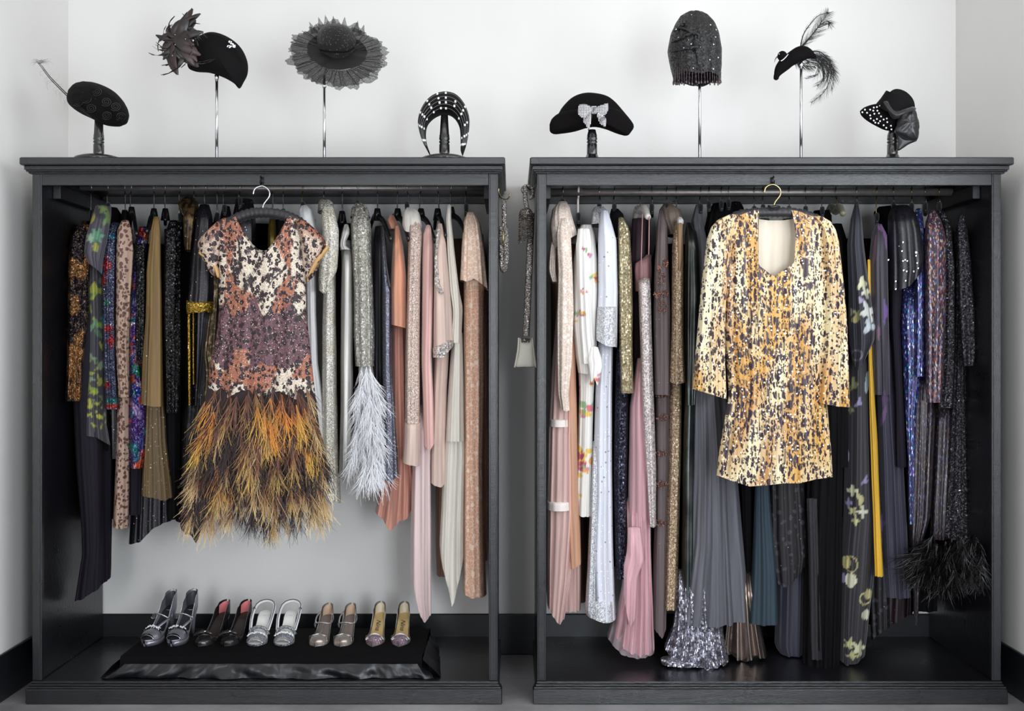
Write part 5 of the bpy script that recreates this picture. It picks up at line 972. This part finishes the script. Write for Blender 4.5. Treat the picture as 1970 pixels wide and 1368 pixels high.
L3 = [(1124, 226), (1138, 218), (1137, 236), (1132, 251), (1128, 242), (1121, 234)]; L4 = [(1147, 217), (1160, 222), (1167, 230), (1164, 245), (1155, 238), (1150, 228)]; L5 = [(1139, 205), (1147, 205), (1147, 219), (1139, 219)]
bb = empty('crystal_bow', P(1141, 225, -.06), None, None); bb.parent = h; bb.location = P(1141, 225, -.06) - worldloc(h)
for L in (L1, L2, L3, L4, L5): puff('bow_loop', f('silver_backing', (110, 106, 108), .4, .6), L, -.055, .008, bb, 3, 30); stones(L, -.066)
bow.out('crystals', f('white_crystals'), bb)['kind'] = 'stuff'
# 6 beaded cloche
h = empty('beaded_cloche', P(1337, 160, DH), 'black beaded cloche with scalloped drape and drop-bead fringe', 'hat')
Mcl = f('black_bead_crust', (18, 17, 18), .5, 0, seq=(190, 1.0, (58, 56, 60), .15), beads=[(65, .16, (235, 235, 240), .16)])
o = loft('crown', Mcl, [(20, 1318, 1354), (24, 1308, 1364), (34, 1299, 1376), (50, 1290, 1384), (80, 1285, 1390), (110, 1290, 1389), (138, 1296, 1384)], h, d=DH, hd=.11, nf=3, amp=.012, seed=5, tr=40, top=.45, hem=[6, -4, 0, 3, -2, 4], cols=90, step=4, wob=3, bx=.9)
m = MB()
for pts in ([(1291, 82), (1310, 74), (1335, 62), (1362, 46)], [(1298, 50), (1318, 56), (1350, 68), (1384, 68)], [(1292, 100), (1320, 94), (1345, 90), (1385, 88)], [(1312, 30), (1316, 40), (1308, 52), (1296, 60)], [(1340, 60), (1338, 80), (1342, 100), (1345, 130)]):
    m.tube(spline([P(x, y, DH - .108 * math.sqrt(max(.12, 1 - ((x - 1338) / 52) ** 2))) for x, y in pts], 20), [.002 + .009 * math.sin(math.pi * i / 20) for i in range(21)], 6, .7)
m.out('drape_folds', Mcl, h)
for k in range(26):
    a = math.pi * (1 + k / 25) if k < 26 else 0; x = 1341 + 46 * math.cos(a); d_ = DH + .118 * math.sin(a); y0 = 132; L = R.uniform(22, 28); m = MB(); p0, p1 = P(x, y0, d_), P(x + R.uniform(-1, 1), y0 + L, d_)
    m.tube([p0, p1], .0011, 4); m.ball(p0.lerp(p1, .35), .0022, 5, 3); m.ball(p1 - Vector((0, 0, .004)), (.0035, .0035, .0062), 6, 4); m.out('bead_drop', f('smoky_glass_beads', (84, 66, 72), .15, .1), h)
# 7 bird fascinator
h = empty('bird_fascinator', P(1541, 150, DH), 'black bird-shaped fascinator with crystal collar and long tail plumes', 'hat')
m = MB(); pp = spline([P(1493, 154, DH), P(1494, 146, DH), P(1500, 134, DH), P(1512, 121, DH), P(1526, 111, DH - .01), P(1542, 103, DH - .01), P(1556, 104, DH), P(1570, 112, DH)], 24)
m.tube(pp, [.004, .009, .0105, .011, .012, .015, .018, .021, .023, .025, .026, .026, .026, .027, .028, .029, .030, .030, .028, .026, .022, .018, .013, .009, .004], 12); m.out('body', M_velv, h)
MB().ball(P(1505, 108, DH - .01), (.019, .018, .020), 14, 9).out('head', M_velv, h)
MB().tube(spline([P(1497, 108, DH - .01), P(1492, 113, DH - .012), P(1490, 120, DH - .012)], 5), [.004, .003, .002, .0015, .001, .0006], 6).out('beak', M_black, h)
MB().ball(P(1499, 104, DH - .03), .0024, 6, 4).out('eye', M_acry, h)
m = MB(); [m.ball(P(1503 + 13 * i / 9, 117 - 12 * (i / 9) ** 1.3, DH - .028 + .0006 * i), .0024, 5, 3) for i in range(10)]; m.out('crystal_collar', f('white_crystals'), h)
Mbp = f('black_plume', (14, 13, 14), .6)
def frond(name, spine_pts, bl, n, seed, wd=.0017, droop=.4):
    n = int(n * 1.9)
    R = random.Random(seed); sp = spline(spine_pts, 30); m = MB(); m.tube(sp, [.0024 - .0017 * i / 30 for i in range(31)], 4)
    for k in range(n):
        i = R.uniform(1, 29.5); a = sp[int(i)].lerp(sp[int(i) + 1], i - int(i)); tg = (sp[min(30, int(i) + 2)] - sp[int(i)]).normalized(); sd = Vector((-tg.z, 0, tg.x)) * R.choice((-1, 1)) + Vector((0, R.uniform(-.6, .6), 0)); l = bl * R.uniform(.5, 1) * math.sin(math.pi * (.12 + .8 * i / 30))
        q = [a, a + (tg * .6 + sd * .45) * l * .5, a + (tg * 1.1 + sd * .6) * l + Vector((0, 0, -droop * l * .3))]; m.ribbon(spline(q, 4), [wd, wd, wd * .8, wd * .6, wd * .3], (sd.cross(tg)).normalized() * .3 + Vector((.5, 0, .5)))
    o = m.out(name, Mbp, h); return o
frond('tail_plume', [P(1536, 96, DH), P(1552, 78, DH), P(1570, 58, DH), P(1584, 38, DH), P(1594, 24, DH)], .06, 150, 1)
frond('tail_plume', [P(1538, 98, DH), P(1560, 70, DH), P(1578, 48, DH), P(1592, 40, DH), P(1596, 46, DH)], .045, 80, 2)
frond('tail_plume', [P(1540, 90, DH), P(1546, 66, DH), P(1560, 45, DH), P(1575, 30, DH), P(1596, 23, DH)], .02, 40, 12)
frond('tail_plume', [P(1550, 104, DH), P(1572, 106, DH), P(1592, 122, DH), P(1598, 145, DH), P(1586, 176, DH), P(1560, 198, DH)], .05, 190, 3)
frond('tail_plume', [P(1550, 108, DH), P(1568, 110, DH), P(1584, 122, DH), P(1590, 146, DH), P(1572, 166, DH)], .06, 170, 4)
frond('tail_plume', [P(1550, 100, DH), P(1578, 100, DH), P(1598, 122, DH), P(1604, 146, DH), P(1599, 174, DH)], .03, 90, 5)
frond('tail_plume', [P(1540, 108, DH), P(1556, 118, DH), P(1574, 124, DH), P(1572, 144, DH), P(1550, 152, DH)], .04, 90, 6)
frond('tail_plume', [P(1525, 112, DH), P(1536, 122, DH), P(1552, 126, DH), P(1568, 128, DH)], .04, 80, 7)
# 8 hat with studded brim and satin bow
h = empty('satin_bow_hat', P(1715, 280, DH), 'black hat with stone-studded front brim and big satin bow, rightmost', 'hat')
puff('brim', M_velv, [(1654, 214), (1664, 206), (1685, 200), (1705, 203), (1722, 215), (1728, 235), (1722, 250), (1705, 251), (1685, 242), (1668, 232), (1657, 222)], DH - .01, .022, h)
for x, y in ((1659, 216), (1664, 211), (1668, 217), (1674, 211), (1681, 207), (1687, 206), (1693, 204), (1680, 213), (1674, 222), (1675, 228), (1682, 219), (1688, 213), (1691, 218), (1695, 224), (1687, 229), (1681, 232), (1684, 236), (1693, 233), (1700, 230), (1706, 228), (1707, 235), (1700, 241), (1705, 246), (1714, 242), (1715, 249), (1690, 237), (1698, 208)):
    MB().ball(P(x, y, DH - .034), (.0036, .002, .0036), 8, 4).out('stone', f('white_crystals'), h)
Msat = f('black_satin', (26, 25, 28), .32, 0, .1, streak=.2)
c = P(1717, 205, DH); ax = (P(1735, 190, DH) - P(1712, 224, DH)); m = MB(); q0, q1 = P(1712, 220, DH), P(1732, 190, DH - .02)
m.tube([q0, q0.lerp(q1, .5), q1], [.068, .064, .063], 28, 1, False); m.out('crown', M_felt, h)
puff('crown_top', M_felt, [(1706, 190), (1712, 177), (1725, 171), (1742, 176), (1756, 190), (1760, 206), (1752, 212), (1735, 205), (1718, 198)], DH - .045, .012, h)
MB().tube(spline([P(1704, 196, -.03), P(1712, 210, -.045), P(1724, 220, -.05), P(1740, 214, -.05), P(1758, 208, -.02)], 12), .011, 8, .5).out('hat_band', Msat, h)
puff('bow_loop', Msat, [(1730, 222), (1742, 210), (1758, 209), (1766, 230), (1768, 248), (1764, 270), (1745, 268), (1722, 256), (1726, 240)], DH - .05, .03, h, bump=.008)
puff('bow_tail', Msat, [(1722, 256), (1740, 266), (1764, 270), (1748, 278), (1728, 290), (1727, 276), (1726, 266)], DH - .04, .01, h)
puff('bow_loop', Msat, [(1708, 214), (1722, 212), (1734, 214), (1730, 226), (1718, 228)], DH - .06, .014, h)
# ---------------- shoes on the draped riser ----------------
RZ = .165
rs = empty('shoe_riser', (P(500, 1300, .25).x, .25, .0815), 'low riser draped in black cloth with satin flounce, under the shoes', 'riser')
xa, xb = P(232, 1268, .05).x, P(812, 1268, .05).x
m = MB(); m.box(xa + .01, xb - .01, .06, .47, .083, RZ - .004, .004); m.out('box', M_base, rs)
Mcl_ = f('black_matte_cloth', (13, 12, 14), .95, weave=.3, spec=.1)
V = []; F = []; nx = 160; pro = [(.475, .10), (.475, RZ - .003), (.46, RZ), (.3, RZ), (.12, RZ), (.052, RZ), (.045, RZ - .006), (.043, .14), (.042, .122)]
for i in range(nx + 1):
    x = xa + (xb - xa) * i / nx
    for k, (y, z) in enumerate(pro): wv = .0012 * math.sin(i * .5) if k > 5 else .0006 * noise.noise(Vector((x * 20, y * 20, 0))); V.append((x, y - wv, z + abs(wv)))
L = len(pro); F = [(i * L + j, i * L + j + 1, (i + 1) * L + j + 1, (i + 1) * L + j) for i in range(nx) for j in range(L - 1)]
mk('top_cloth', V, F, Mcl_, rs)
Mfl = f('black_satin_flounce', (17, 17, 22), .33)
V = []; n2 = 240; x0, x1 = P(192, 1300, .03).x, P(834, 1300, .03).x
for i in range(n2 + 1):
    t = i / n2; x = xa - .004 + (xb - xa + .008) * t; xx = x0 + (x1 - x0) * t; e = min(t, 1 - t)
    for k in range(9):
        s = k / 8; fl = (noise.noise(Vector((t * 15, s * 1.2, 1))) * .022 + noise.noise(Vector((t * 60, s * 2, 4))) * .003) * (.3 + s); V.append((x + (xx - x) * s, .038 - .014 * s + fl + (.10 * max(0, .02 - e) / .02 * (1 - s)), .138 - (.052 + .004 * noise.noise(Vector((t * 30, 0, 7)))) * s))
mk('satin_flounce', V, [(i * 9 + j, i * 9 + j + 1, (i + 1) * 9 + j + 1, (i + 1) * 9 + j) for i in range(n2) for j in range(8)], Mfl, rs)
for sg, X in ((-1, xa), (1, xb)):
    V = []; F = []
    for i in range(21):
        t = i / 20
        for k in range(7): s = k / 6; V.append((X + sg * (.004 + s * .07 * (1 - t * .5) + .008 * noise.noise(Vector((t * 6, s * 2, sg)))), .04 + t * .42, RZ - .012 - s * (.068) + .012 * s * noise.noise(Vector((t * 9, s, 3)))))
    mk('side_flounce', V, [(i * 7 + j, i * 7 + j + 1, (i + 1) * 7 + j + 1, (i + 1) * 7 + j) for i in range(20) for j in range(6)], Mfl, rs)
def shoe(name, px, py, yaw, label, group, up, inso, H=.085, L=.215, W=.04, point=0., plat=0., peep=False, vamp=.3, wall=1., ch=.055, toemat=None, lining=None):
    """toe faces the room; s runs from toe (0) to heel (1)"""
    d0 = .175; base = P(px, py, d0); r = empty(name, (base.x, d0, RZ), label, 'shoe', group); c, s_ = math.cos(yaw), math.sin(yaw); z0 = plat
    def T(x, y, z): return Vector((base.x + x * c + y * s_, d0 - x * s_ + y * c, RZ + .001 + z))
    def hw(s): 
        t = np.interp(s, [0, .04, .1, .2, .32, .5, .7, .88, .96, 1], [.10 if not point else .02, .5 if not point else .16, .78 - .3 * point, 1 - .14 * point, 1, .78, .66, .66, .5, .12]); return W * float(t)
    def hz(s): return z0 + H * float(np.interp(s, [0, .3, .45, .6, .78, .9, 1], [.02, 0, .1, .38, .82, .97, 1.0]))
    def hy(s): return L * s * (.98 if s < .8 else 1)
    SS = [i / 28 for i in range(29)]
    def surf(fn, nm, mat, A, lab=None):
        V = [fn(s, a) for s in SS for a in A]; n = len(A); return mk(nm, V, [(i * n + j, i * n + j + 1, (i + 1) * n + j + 1, (i + 1) * n + j) for i in range(len(SS) - 1) for j in range(n - 1)], mat, r)
    U = [-1 + i / 4 for i in range(9)]
    surf(lambda s, a: T(hw(s) * a * .93, hy(s), hz(s) + .004), 'insole', inso, U)
    sole = MB(); V = []
    for s in SS: V += [T(-hw(s), hy(s), hz(s) + .003), T(hw(s), hy(s), hz(s) + .003), T(hw(s) * .96, hy(s), hz(s) - .003), T(-hw(s) * .96, hy(s), hz(s) - .003)]
    F = [(4 * i + j, 4 * i + (j + 1) % 4, 4 * i + 4 + (j + 1) % 4, 4 * i + 4 + j) for i in range(28) for j in range(4)]
    sole.add(V, F)
    if plat: 
        V = []; S2 = [s for s in SS if s < .5]
        for s in S2: z1 = hz(s) - .003; V += [T(-hw(s) * .97, hy(s), z1), T(hw(s) * .97, hy(s), z1), T(hw(s) * .9, hy(s) + .004, 0), T(-hw(s) * .9, hy(s) + .004, 0)]
        sole.add(V, [(4 * i + j, 4 * i + (j + 1) % 4, 4 * i + 4 + (j + 1) % 4, 4 * i + 4 + j) for i in range(len(S2) - 1) for j in range(4)] + [(0, 1, 2, 3)])
    sole.out('sole', up, r)
    h = MB(); pts = [T(0, L * .9, hz(.9) - .004), T(0, L * .915, (hz(.9)) * .6), T(0, L * .925, hz(.9) * .3), T(0, L * .93, 0)]; h.tube(pts, [.022, .012, .008, .0065], 10); h.out('heel', up, r)
    v0 = .0 if not peep else .1; TS = [v0 + (vamp - v0) * i / 10 for i in range(11)]; V = []
    for s in TS:
        hh = .008 + .026 * math.sin(min(1, (s + .03) / (vamp + .02)) * math.pi / 2) ** (.9); w_ = hw(s)
        for k in range(13): a = math.pi * k / 12; V.append(T(-w_ * math.cos(a) * 1.03, hy(s), hz(s) + .002 + hh * math.sin(a) ** .8))
    mk('toe_box', V, [(i * 13 + j, i * 13 + j + 1, (i + 1) * 13 + j + 1, (i + 1) * 13 + j) for i in range(10) for j in range(12)], toemat or up, r)
    if peep:
        V = [T(-hw(v0) * math.cos(math.pi * k / 12), hy(v0) - .001, hz(v0) + .002 + .017 * math.sin(math.pi * k / 12)) for k in range(13)]; MB().tube(V, .0018, 6).out('peep_rim', M_acry, r)
        V = [T(-hw(s) * a, hy(s), hz(s) + .0035) for s in (0, .03, .06, .1) for a in (-.9, 0, .9)]; 
    if wall:
        for sg in (-1, 1):
            V = []; WS = [vamp * .9 + (1 - vamp * .9) * i / 22 for i in range(23)]
            for s in WS:
                hh = float(np.interp(s, [vamp * .9, vamp + .1, .55, .7, .85, 1], [.030, .016, .016 * wall, .03 * wall, ch * .9, ch]));
                for k in range(6): t = k / 5; V.append(T(sg * hw(s) * (1.03 + .08 * math.sin(math.pi * t) - .12 * t * (s > .8)), hy(s) + .004 * t * (s > .9), hz(s) + hh * t))
            o = mk('quarter', V, [(i * 6 + j, i * 6 + j + 1, (i + 1) * 6 + j + 1, (i + 1) * 6 + j) for i in range(22) for j in range(5)], up, r)
            e = [V[i * 6 + 5] for i in range(23)]; MB().tube(e, .0011, 5).out('topline', M_acry if up is not M_shoeblk else M_shoeedge, r)
        if lining:
            V = []; WS = [.72 + .28 * i / 8 for i in range(9)]; J = []
            for s in WS:
                for a in (-1, -.5, 0, .5, 1): pass
            for k in range(9):
                a = math.pi * k / 8; 
                for t in (0.08, .5, .93): x = -math.cos(a) * hw(.9) * .92 * (1 - .12 * t); y = L * (.86 + .135 * math.sin(a)); V.append(T(x, y, hz(.93) + ch * t * (.75 + .25 * math.sin(a))))
            mk('heel_lining', V, [(i * 3 + j, i * 3 + j + 1, (i + 1) * 3 + j + 1, (i + 1) * 3 + j) for i in range(8) for j in range(2)], lining, r)
    def strap(nm, P3, w_, mat, fl=.35): 
        q = spline([T(*p) for p in P3], 16); w_ = [a * 1.25 for a in w_] if hasattr(w_, '__len__') else w_ * 1.25; return MB().tube(q, w_, 8, fl * 1.6).out(nm, mat, r)
    return r, T, hw, hz, hy, strap
M_pewt = f('pewter_leather', (150, 148, 158), .28, .6); M_silv = f('silver_leather', (176, 172, 170), .25, .75); M_silv2 = f('silver_beige_leather', (176, 166, 156), .28, .6)
M_shoeblk = f('black_patent', (40, 37, 38), .2, .3); M_shoeedge = f('pewter_edge', (110, 106, 106), .3, .8); M_ins_dk = f('dark_insole', (34, 34, 40), .4); M_ins_br = f('brown_insole', (52, 44, 42), .4)
M_ins_w = f('white_insole', (226, 226, 220), .5); M_ins_g = f('taupe_insole', (120, 108, 100), .5); M_ins_gold = f('gold_insole', (206, 178, 122), .35, .3); M_pinkl = f('rose_lining', (206, 118, 122), .6); M_glit = f('silver_glitter', (168, 168, 178), .3, .5, seq=(420, 1.6, (250, 250, 255), .35))
M_beig = f('beige_suede_lining', (190, 164, 140), .8); M_lilac = f('lilac_glitter', (176, 150, 164), .3, .5, seq=(420, 1., (220, 200, 215), .3)); M_dkin = f('grey_lining', (58, 60, 66), .5)
def crystals(T, pts, par, r=.0024, nm='crystals'):
    m = MB(); [m.ball(T(*p), r, 5, 3) for p in pts]; return m.out(nm, f('white_crystals'), par)
G = 'pairs of evening shoes on the riser'
for i, (px, yaw) in enumerate(((277, .28), (329, .16))):
    r, T, hw, hz, hy, strap = shoe('platform_pump', px, 1236, yaw, ('left', 'right')[i] + ' shoe of the pewter platform peep-toe pair, first pair from the left', None, M_pewt, M_ins_dk, .095, .21, .038, 0, .022, True, .30, 1.25, .07, None, M_dkin)
    strap('ankle_strap', [(-.034, .115, .085), (-.02, .10, .105), (.01, .098, .108), (.034, .115, .09)], .0062, M_silv, .3); strap('cross_strap', [(.034, .12, .085), (.026, .09, .075), (.012, .065, .058)], .006, M_pewt, .35)
    c = T(-.035 + .07 * i, .112, .09); MB().tube([c + Vector((.006 * math.cos(a * .785), -.003, .006 * math.sin(a * .785))) for a in range(9)], .0012, 5).out('buckle', M_acry, r)
    RR = random.Random(i); crystals(T, [(x, .056 + RR.uniform(-.006, .008), .058 + .012 * (1 - (x / .036) ** 2) + RR.uniform(-.003, .003)) for x in [RR.uniform(-.034, .034) for _ in range(46)]], r)
for i, (px, yaw) in enumerate(((381, .27), (431, .2))):
    r, T, hw, hz, hy, strap = shoe('bow_pump', px, 1234, yaw, ('left', 'right')[i] + ' shoe of the black patent pair with bows and rose lining', None, M_shoeblk, M_ins_br, .085, .225, .038, .25, 0, False, .27, 1., .055, None, M_pinkl)
    for k, P3 in enumerate(([(-.03, .055, .035), (-.014, .052, .046), (0, .052, .046)], [(.03, .058, .036), (.014, .054, .046), (0, .052, .046)], [(-.045, .04, .03), (-.02, .048, .044), (0, .052, .045)])): strap('bow_loop', P3, [.003 + .004 * math.sin(math.pi * j / 16) for j in range(17)], M_shoeblk, .6)
    crystals(T, [(.0 + .003 * k, .049, .05) for k in range(3)], r, .0026)
for i, (px, yaw) in enumerate(((488, .03), (541, .02))):
    r, T, hw, hz, hy, strap = shoe('slingback_sandal', px, 1231, yaw, ('left', 'right')[i] + ' shoe of the silver glitter slingback pair with beaded toes', None, M_glit, M_ins_w, .09, .205, .04, 0, .004, True, .27, 0, .05)
    sgn = 1 if i else -1; strap('sling_strap', [(-.036, .085, .045), (-.042, .13, .09), (-.036, .19, .125), (0, .212, .136), (.036, .19, .125), (.042, .13, .09), (.036, .085, .045)], .0052, f('white_leather', (224, 224, 226), .4), .35)
    strap('strap_edge', [(-.037, .085, .049), (-.043, .13, .094), (-.037, .19, .130), (0, .213, .141), (.037, .19, .130), (.043, .13, .094), (.037, .085, .049)], .0011, M_black, 1)
    strap('side_strap', [(-.036, .08, .03), (-.03, .11, .04), (-.012, .10, .035)], .007, f('white_leather'), .3)
    strap('instep_band', [(-.038, .085, .03), (-.025, .08, .052), (0, .078, .06), (.025, .08, .052), (.038, .085, .03)], .0095, M_glit, .35)
    c = T(sgn * .042, .165, .115); MB().tube([c + Vector((.005 * math.cos(a * .785), -.004, .006 * math.sin(a * .785))) for a in range(9)], .0013, 5).out('buckle', M_black, r)
    RR = random.Random(i + 9); crystals(T, [(x, .05 + RR.uniform(-.01, .008), .03 + .014 * (1 - (x / .04) ** 2) + RR.uniform(0, .004)) for x in [RR.uniform(-.037, .037) for _ in range(50)]], r, .0034, 'beads')
for i, (px, yaw) in enumerate(((606, .1), (654, .08))):
    r, T, hw, hz, hy, strap = shoe('strappy_pump', px, 1239, yaw, ('left', 'right')[i] + ' shoe of the silver round-toe pair with T-straps', None, M_silv2, M_ins_g, .075, .215, .037, .1, 0, False, .28, .6, .05, None, M_beig)
    sg = 1 if i else -1; strap('t_strap', [(0, .055, .035), (-sg * .006 + .004, .08, .05), (.006 * -sg + .004, .105, .066)], .0032, M_silv, .5)
    strap('ankle_strap', [(-.034, .125, .045), (-.032, .11, .065), (0, .102, .072), (.03, .112, .066), (.036, .14, .075), (.03, .16, .09)], .0028, M_silv, .5); strap('ankle_strap', [(-.034, .12, .05), (-.036, .145, .08), (-.026, .17, .1)], .0026, M_silv, .5)
    for a, b in ((-.036, .03), (.036, -.03), (-.03, .036)): strap('toe_band', [(a, .07, .014), (a * .7, .048, .032), (0, .055, .038), (b * .8, .06, .028), (b, .045, .010)], .0024, M_silv, .6)
    c = T(-sg * -.03, .12, .068); MB().ball(c, .004, 6, 4).out('buckle', M_acry, r)
for i, (px, yaw) in enumerate(((716, .04), (767, .01))):
    r, T, hw, hz, hy, strap = shoe('pointed_pump', px, 1240, yaw, ('left', 'right')[i] + ' shoe of the pointed silver pair with lilac toes and gold insole', None, M_silv2, M_ins_gold, .08, .225, .037, 1., 0, False, .28, .9, .05, M_lilac, f('pale_gold_lining', (206, 196, 172), .5))
    pts = [(x, .062 - .0 * abs(x), .006 + .031 * math.cos(x / .037 * 1.25)) for x in [-.036 + .072 * k / 22 for k in range(23)]]; pts += [(p[0], p[1] - .005, p[2] - .001) for p in pts]
    for sg in (-1, 1): pts += [(sg * (.012 + .018 * k / 7), .06 - .028 * k / 7, .032 - .012 * k / 7) for k in range(8)]
    crystals(T, pts, r, .0022, 'crystal_band')
    cu = bpy.data.curves.new('lettering', 'FONT'); cu.body = 'Nina'; cu.size = .028; cu.align_x = 'CENTER'; cu.align_y = 'CENTER'; cu.extrude = .0001; cu.shear = .4; o = bpy.data.objects.new('lettering', cu); COL.objects.link(o); o.parent = r
    a = T(0, .125, hz(.6) + .006); b = T(0, .16, hz(.75) + .006); c = (a + b) / 2; ex = (a - b).normalized(); ey = Vector((1, 0, 0)); ez = ex.cross(ey).normalized()
    me = bpy.data.meshes.new_from_object(o); bpy.data.objects.remove(o); o = bpy.data.objects.new('lettering', me); COL.objects.link(o); o.parent = r; me.materials.clear(); me.materials.append(f('dark_ink', (50, 40, 30), .6))
    o.matrix_basis = Matrix.Translation(c - worldloc(r) + ez * .001) @ Matrix((ex, ey, ez)).transposed().to_4x4()
# ---------------- crystal belts and pouch in the gap between the wardrobes ----------------
M_rh = f('crystal_mesh', (150, 142, 136), .25, .5, seq=(300, 1.5, (240, 236, 230), .25)); M_rhd = f('dark_crystal', (84, 76, 70), .25, .4, seq=(240, 1.5, (225, 215, 200), .2))
hk = MB(); hk.tube(spline([P(959.5, 362, .1), P(960, 372, .1), P(966, 382, .08), P(976, 383, .07), P(981, 375, .06)], 14), .0024, 6); hk.ball(P(981, 374, .06), .004, 6, 4)
w0 = bpy.data.objects['open_wardrobe']; tag(hk.out('brass_hook', M_brass, w0), 'brass hook on the outer side of the post')
b1 = empty('crystal_belt', P(970, 520, .08), 'short looped crystal belt hanging from the brass hook', 'belt')
mm = MB(); mm.tube(spline([P(970, 383, .08), P(970, 410, .08), P(970, 438, .08)], 12), [.0095 + .0012 * math.sin(i * 2) for i in range(13)], 8, .5); mm.out('chain', M_rh, b1)
mm = MB(); mm.tube(spline([P(966, 436, .08), P(965, 470, .075), P(966, 505, .075), P(969, 521, .075), P(973, 505, .07), P(974, 470, .07), P(972, 436, .075)], 30), .0115, 8, .9); mm.out('loop', M_rh, b1)
MB().tube([P(969, 440, .062), P(968, 455, .060), P(969, 475, .060)], .0028, 6).out('clasp', M_brass, b1)
b2 = empty('tasselled_belt', P(1010, 650, .08), 'long crystal rope belt with dark bead tassel, hung on the right wardrobe', 'belt')
hk2 = MB(); hk2.tube(spline([P(1034, 352, .1), P(1026, 362, .1), P(1018, 364, .09), P(1012, 356, .08)], 10), .0024, 6); tag(hk2.out('iron_hook', M_black, bpy.data.objects['open_wardrobe.001']), 'small hook beside the left post')
mm = MB(); mm.tube(spline([P(1010, 360, .08), P(1011, 384, .08), P(1016, 410, .08)], 10), .009, 8, .6); mm.tube(spline([P(1012, 375, .09), P(1005, 366, .09), P(1010, 358, .09), P(1022, 360, .1), P(1024, 378, .1), P(1018, 382, .1)], 24), .0075, 8, .8); mm.out('bow_loop', M_rh, b2)
mm = MB(); mm.tube(spline([P(1022, 410, .10), P(1020, 470, .10), P(1016, 560, .10), P(1012, 648, .10)], 30), .0135, 8, .7); mm.out('rope', M_rh, b2)
mm = MB(); mm.ball(P(1012, 412, .07), (.027, .024, .026), 14, 8); mm.out('bead_cap', M_rhd, b2)
for k in range(15):
    a = math.pi + math.pi * k / 14; x = 1012 + 13 * math.cos(a); d_ = .075 + .022 * math.sin(a); m = MB(); top, bt = P(x, 415, d_), P(x - 1, 466 + random.uniform(-8, 4), d_)
    for q in range(13): m.ball(top.lerp(bt, q / 12), .0036, 5, 3)
    m.out('tassel_strand', M_rhd, b2)
pch = empty('beaded_pouch', P(1010, 706, .1), 'pale fabric evening pouch at the end of the crystal rope', 'bag'); Mp = f('pale_grey_felt', (168, 164, 152), .8)
puff('front_flap', Mp, [(1000, 650), (1008, 655), (1020, 655), (1026, 651), (1028, 680), (1031, 704), (1010, 706), (990, 704), (995, 680)], .095, .012, pch, cen=(1010, 682), n=60)
for sg, x0, x1, x2 in ((-1, 998, 992, 990), (1, 1024, 1028, 1031)): MB().tube(spline([P(x0, 650, .088), P((x0 + x1) / 2 + 1, 676, .082), P(x2, 707, .085)], 8), .004, 6).out('side_fold', Mp, pch)
MB().box(P(1003, 0, .085).x, P(1019, 0, .085).x, .078, .1, P(0, 659, .085).z, P(0, 651, .085).z, .002).out('opening', M_rhd, pch)
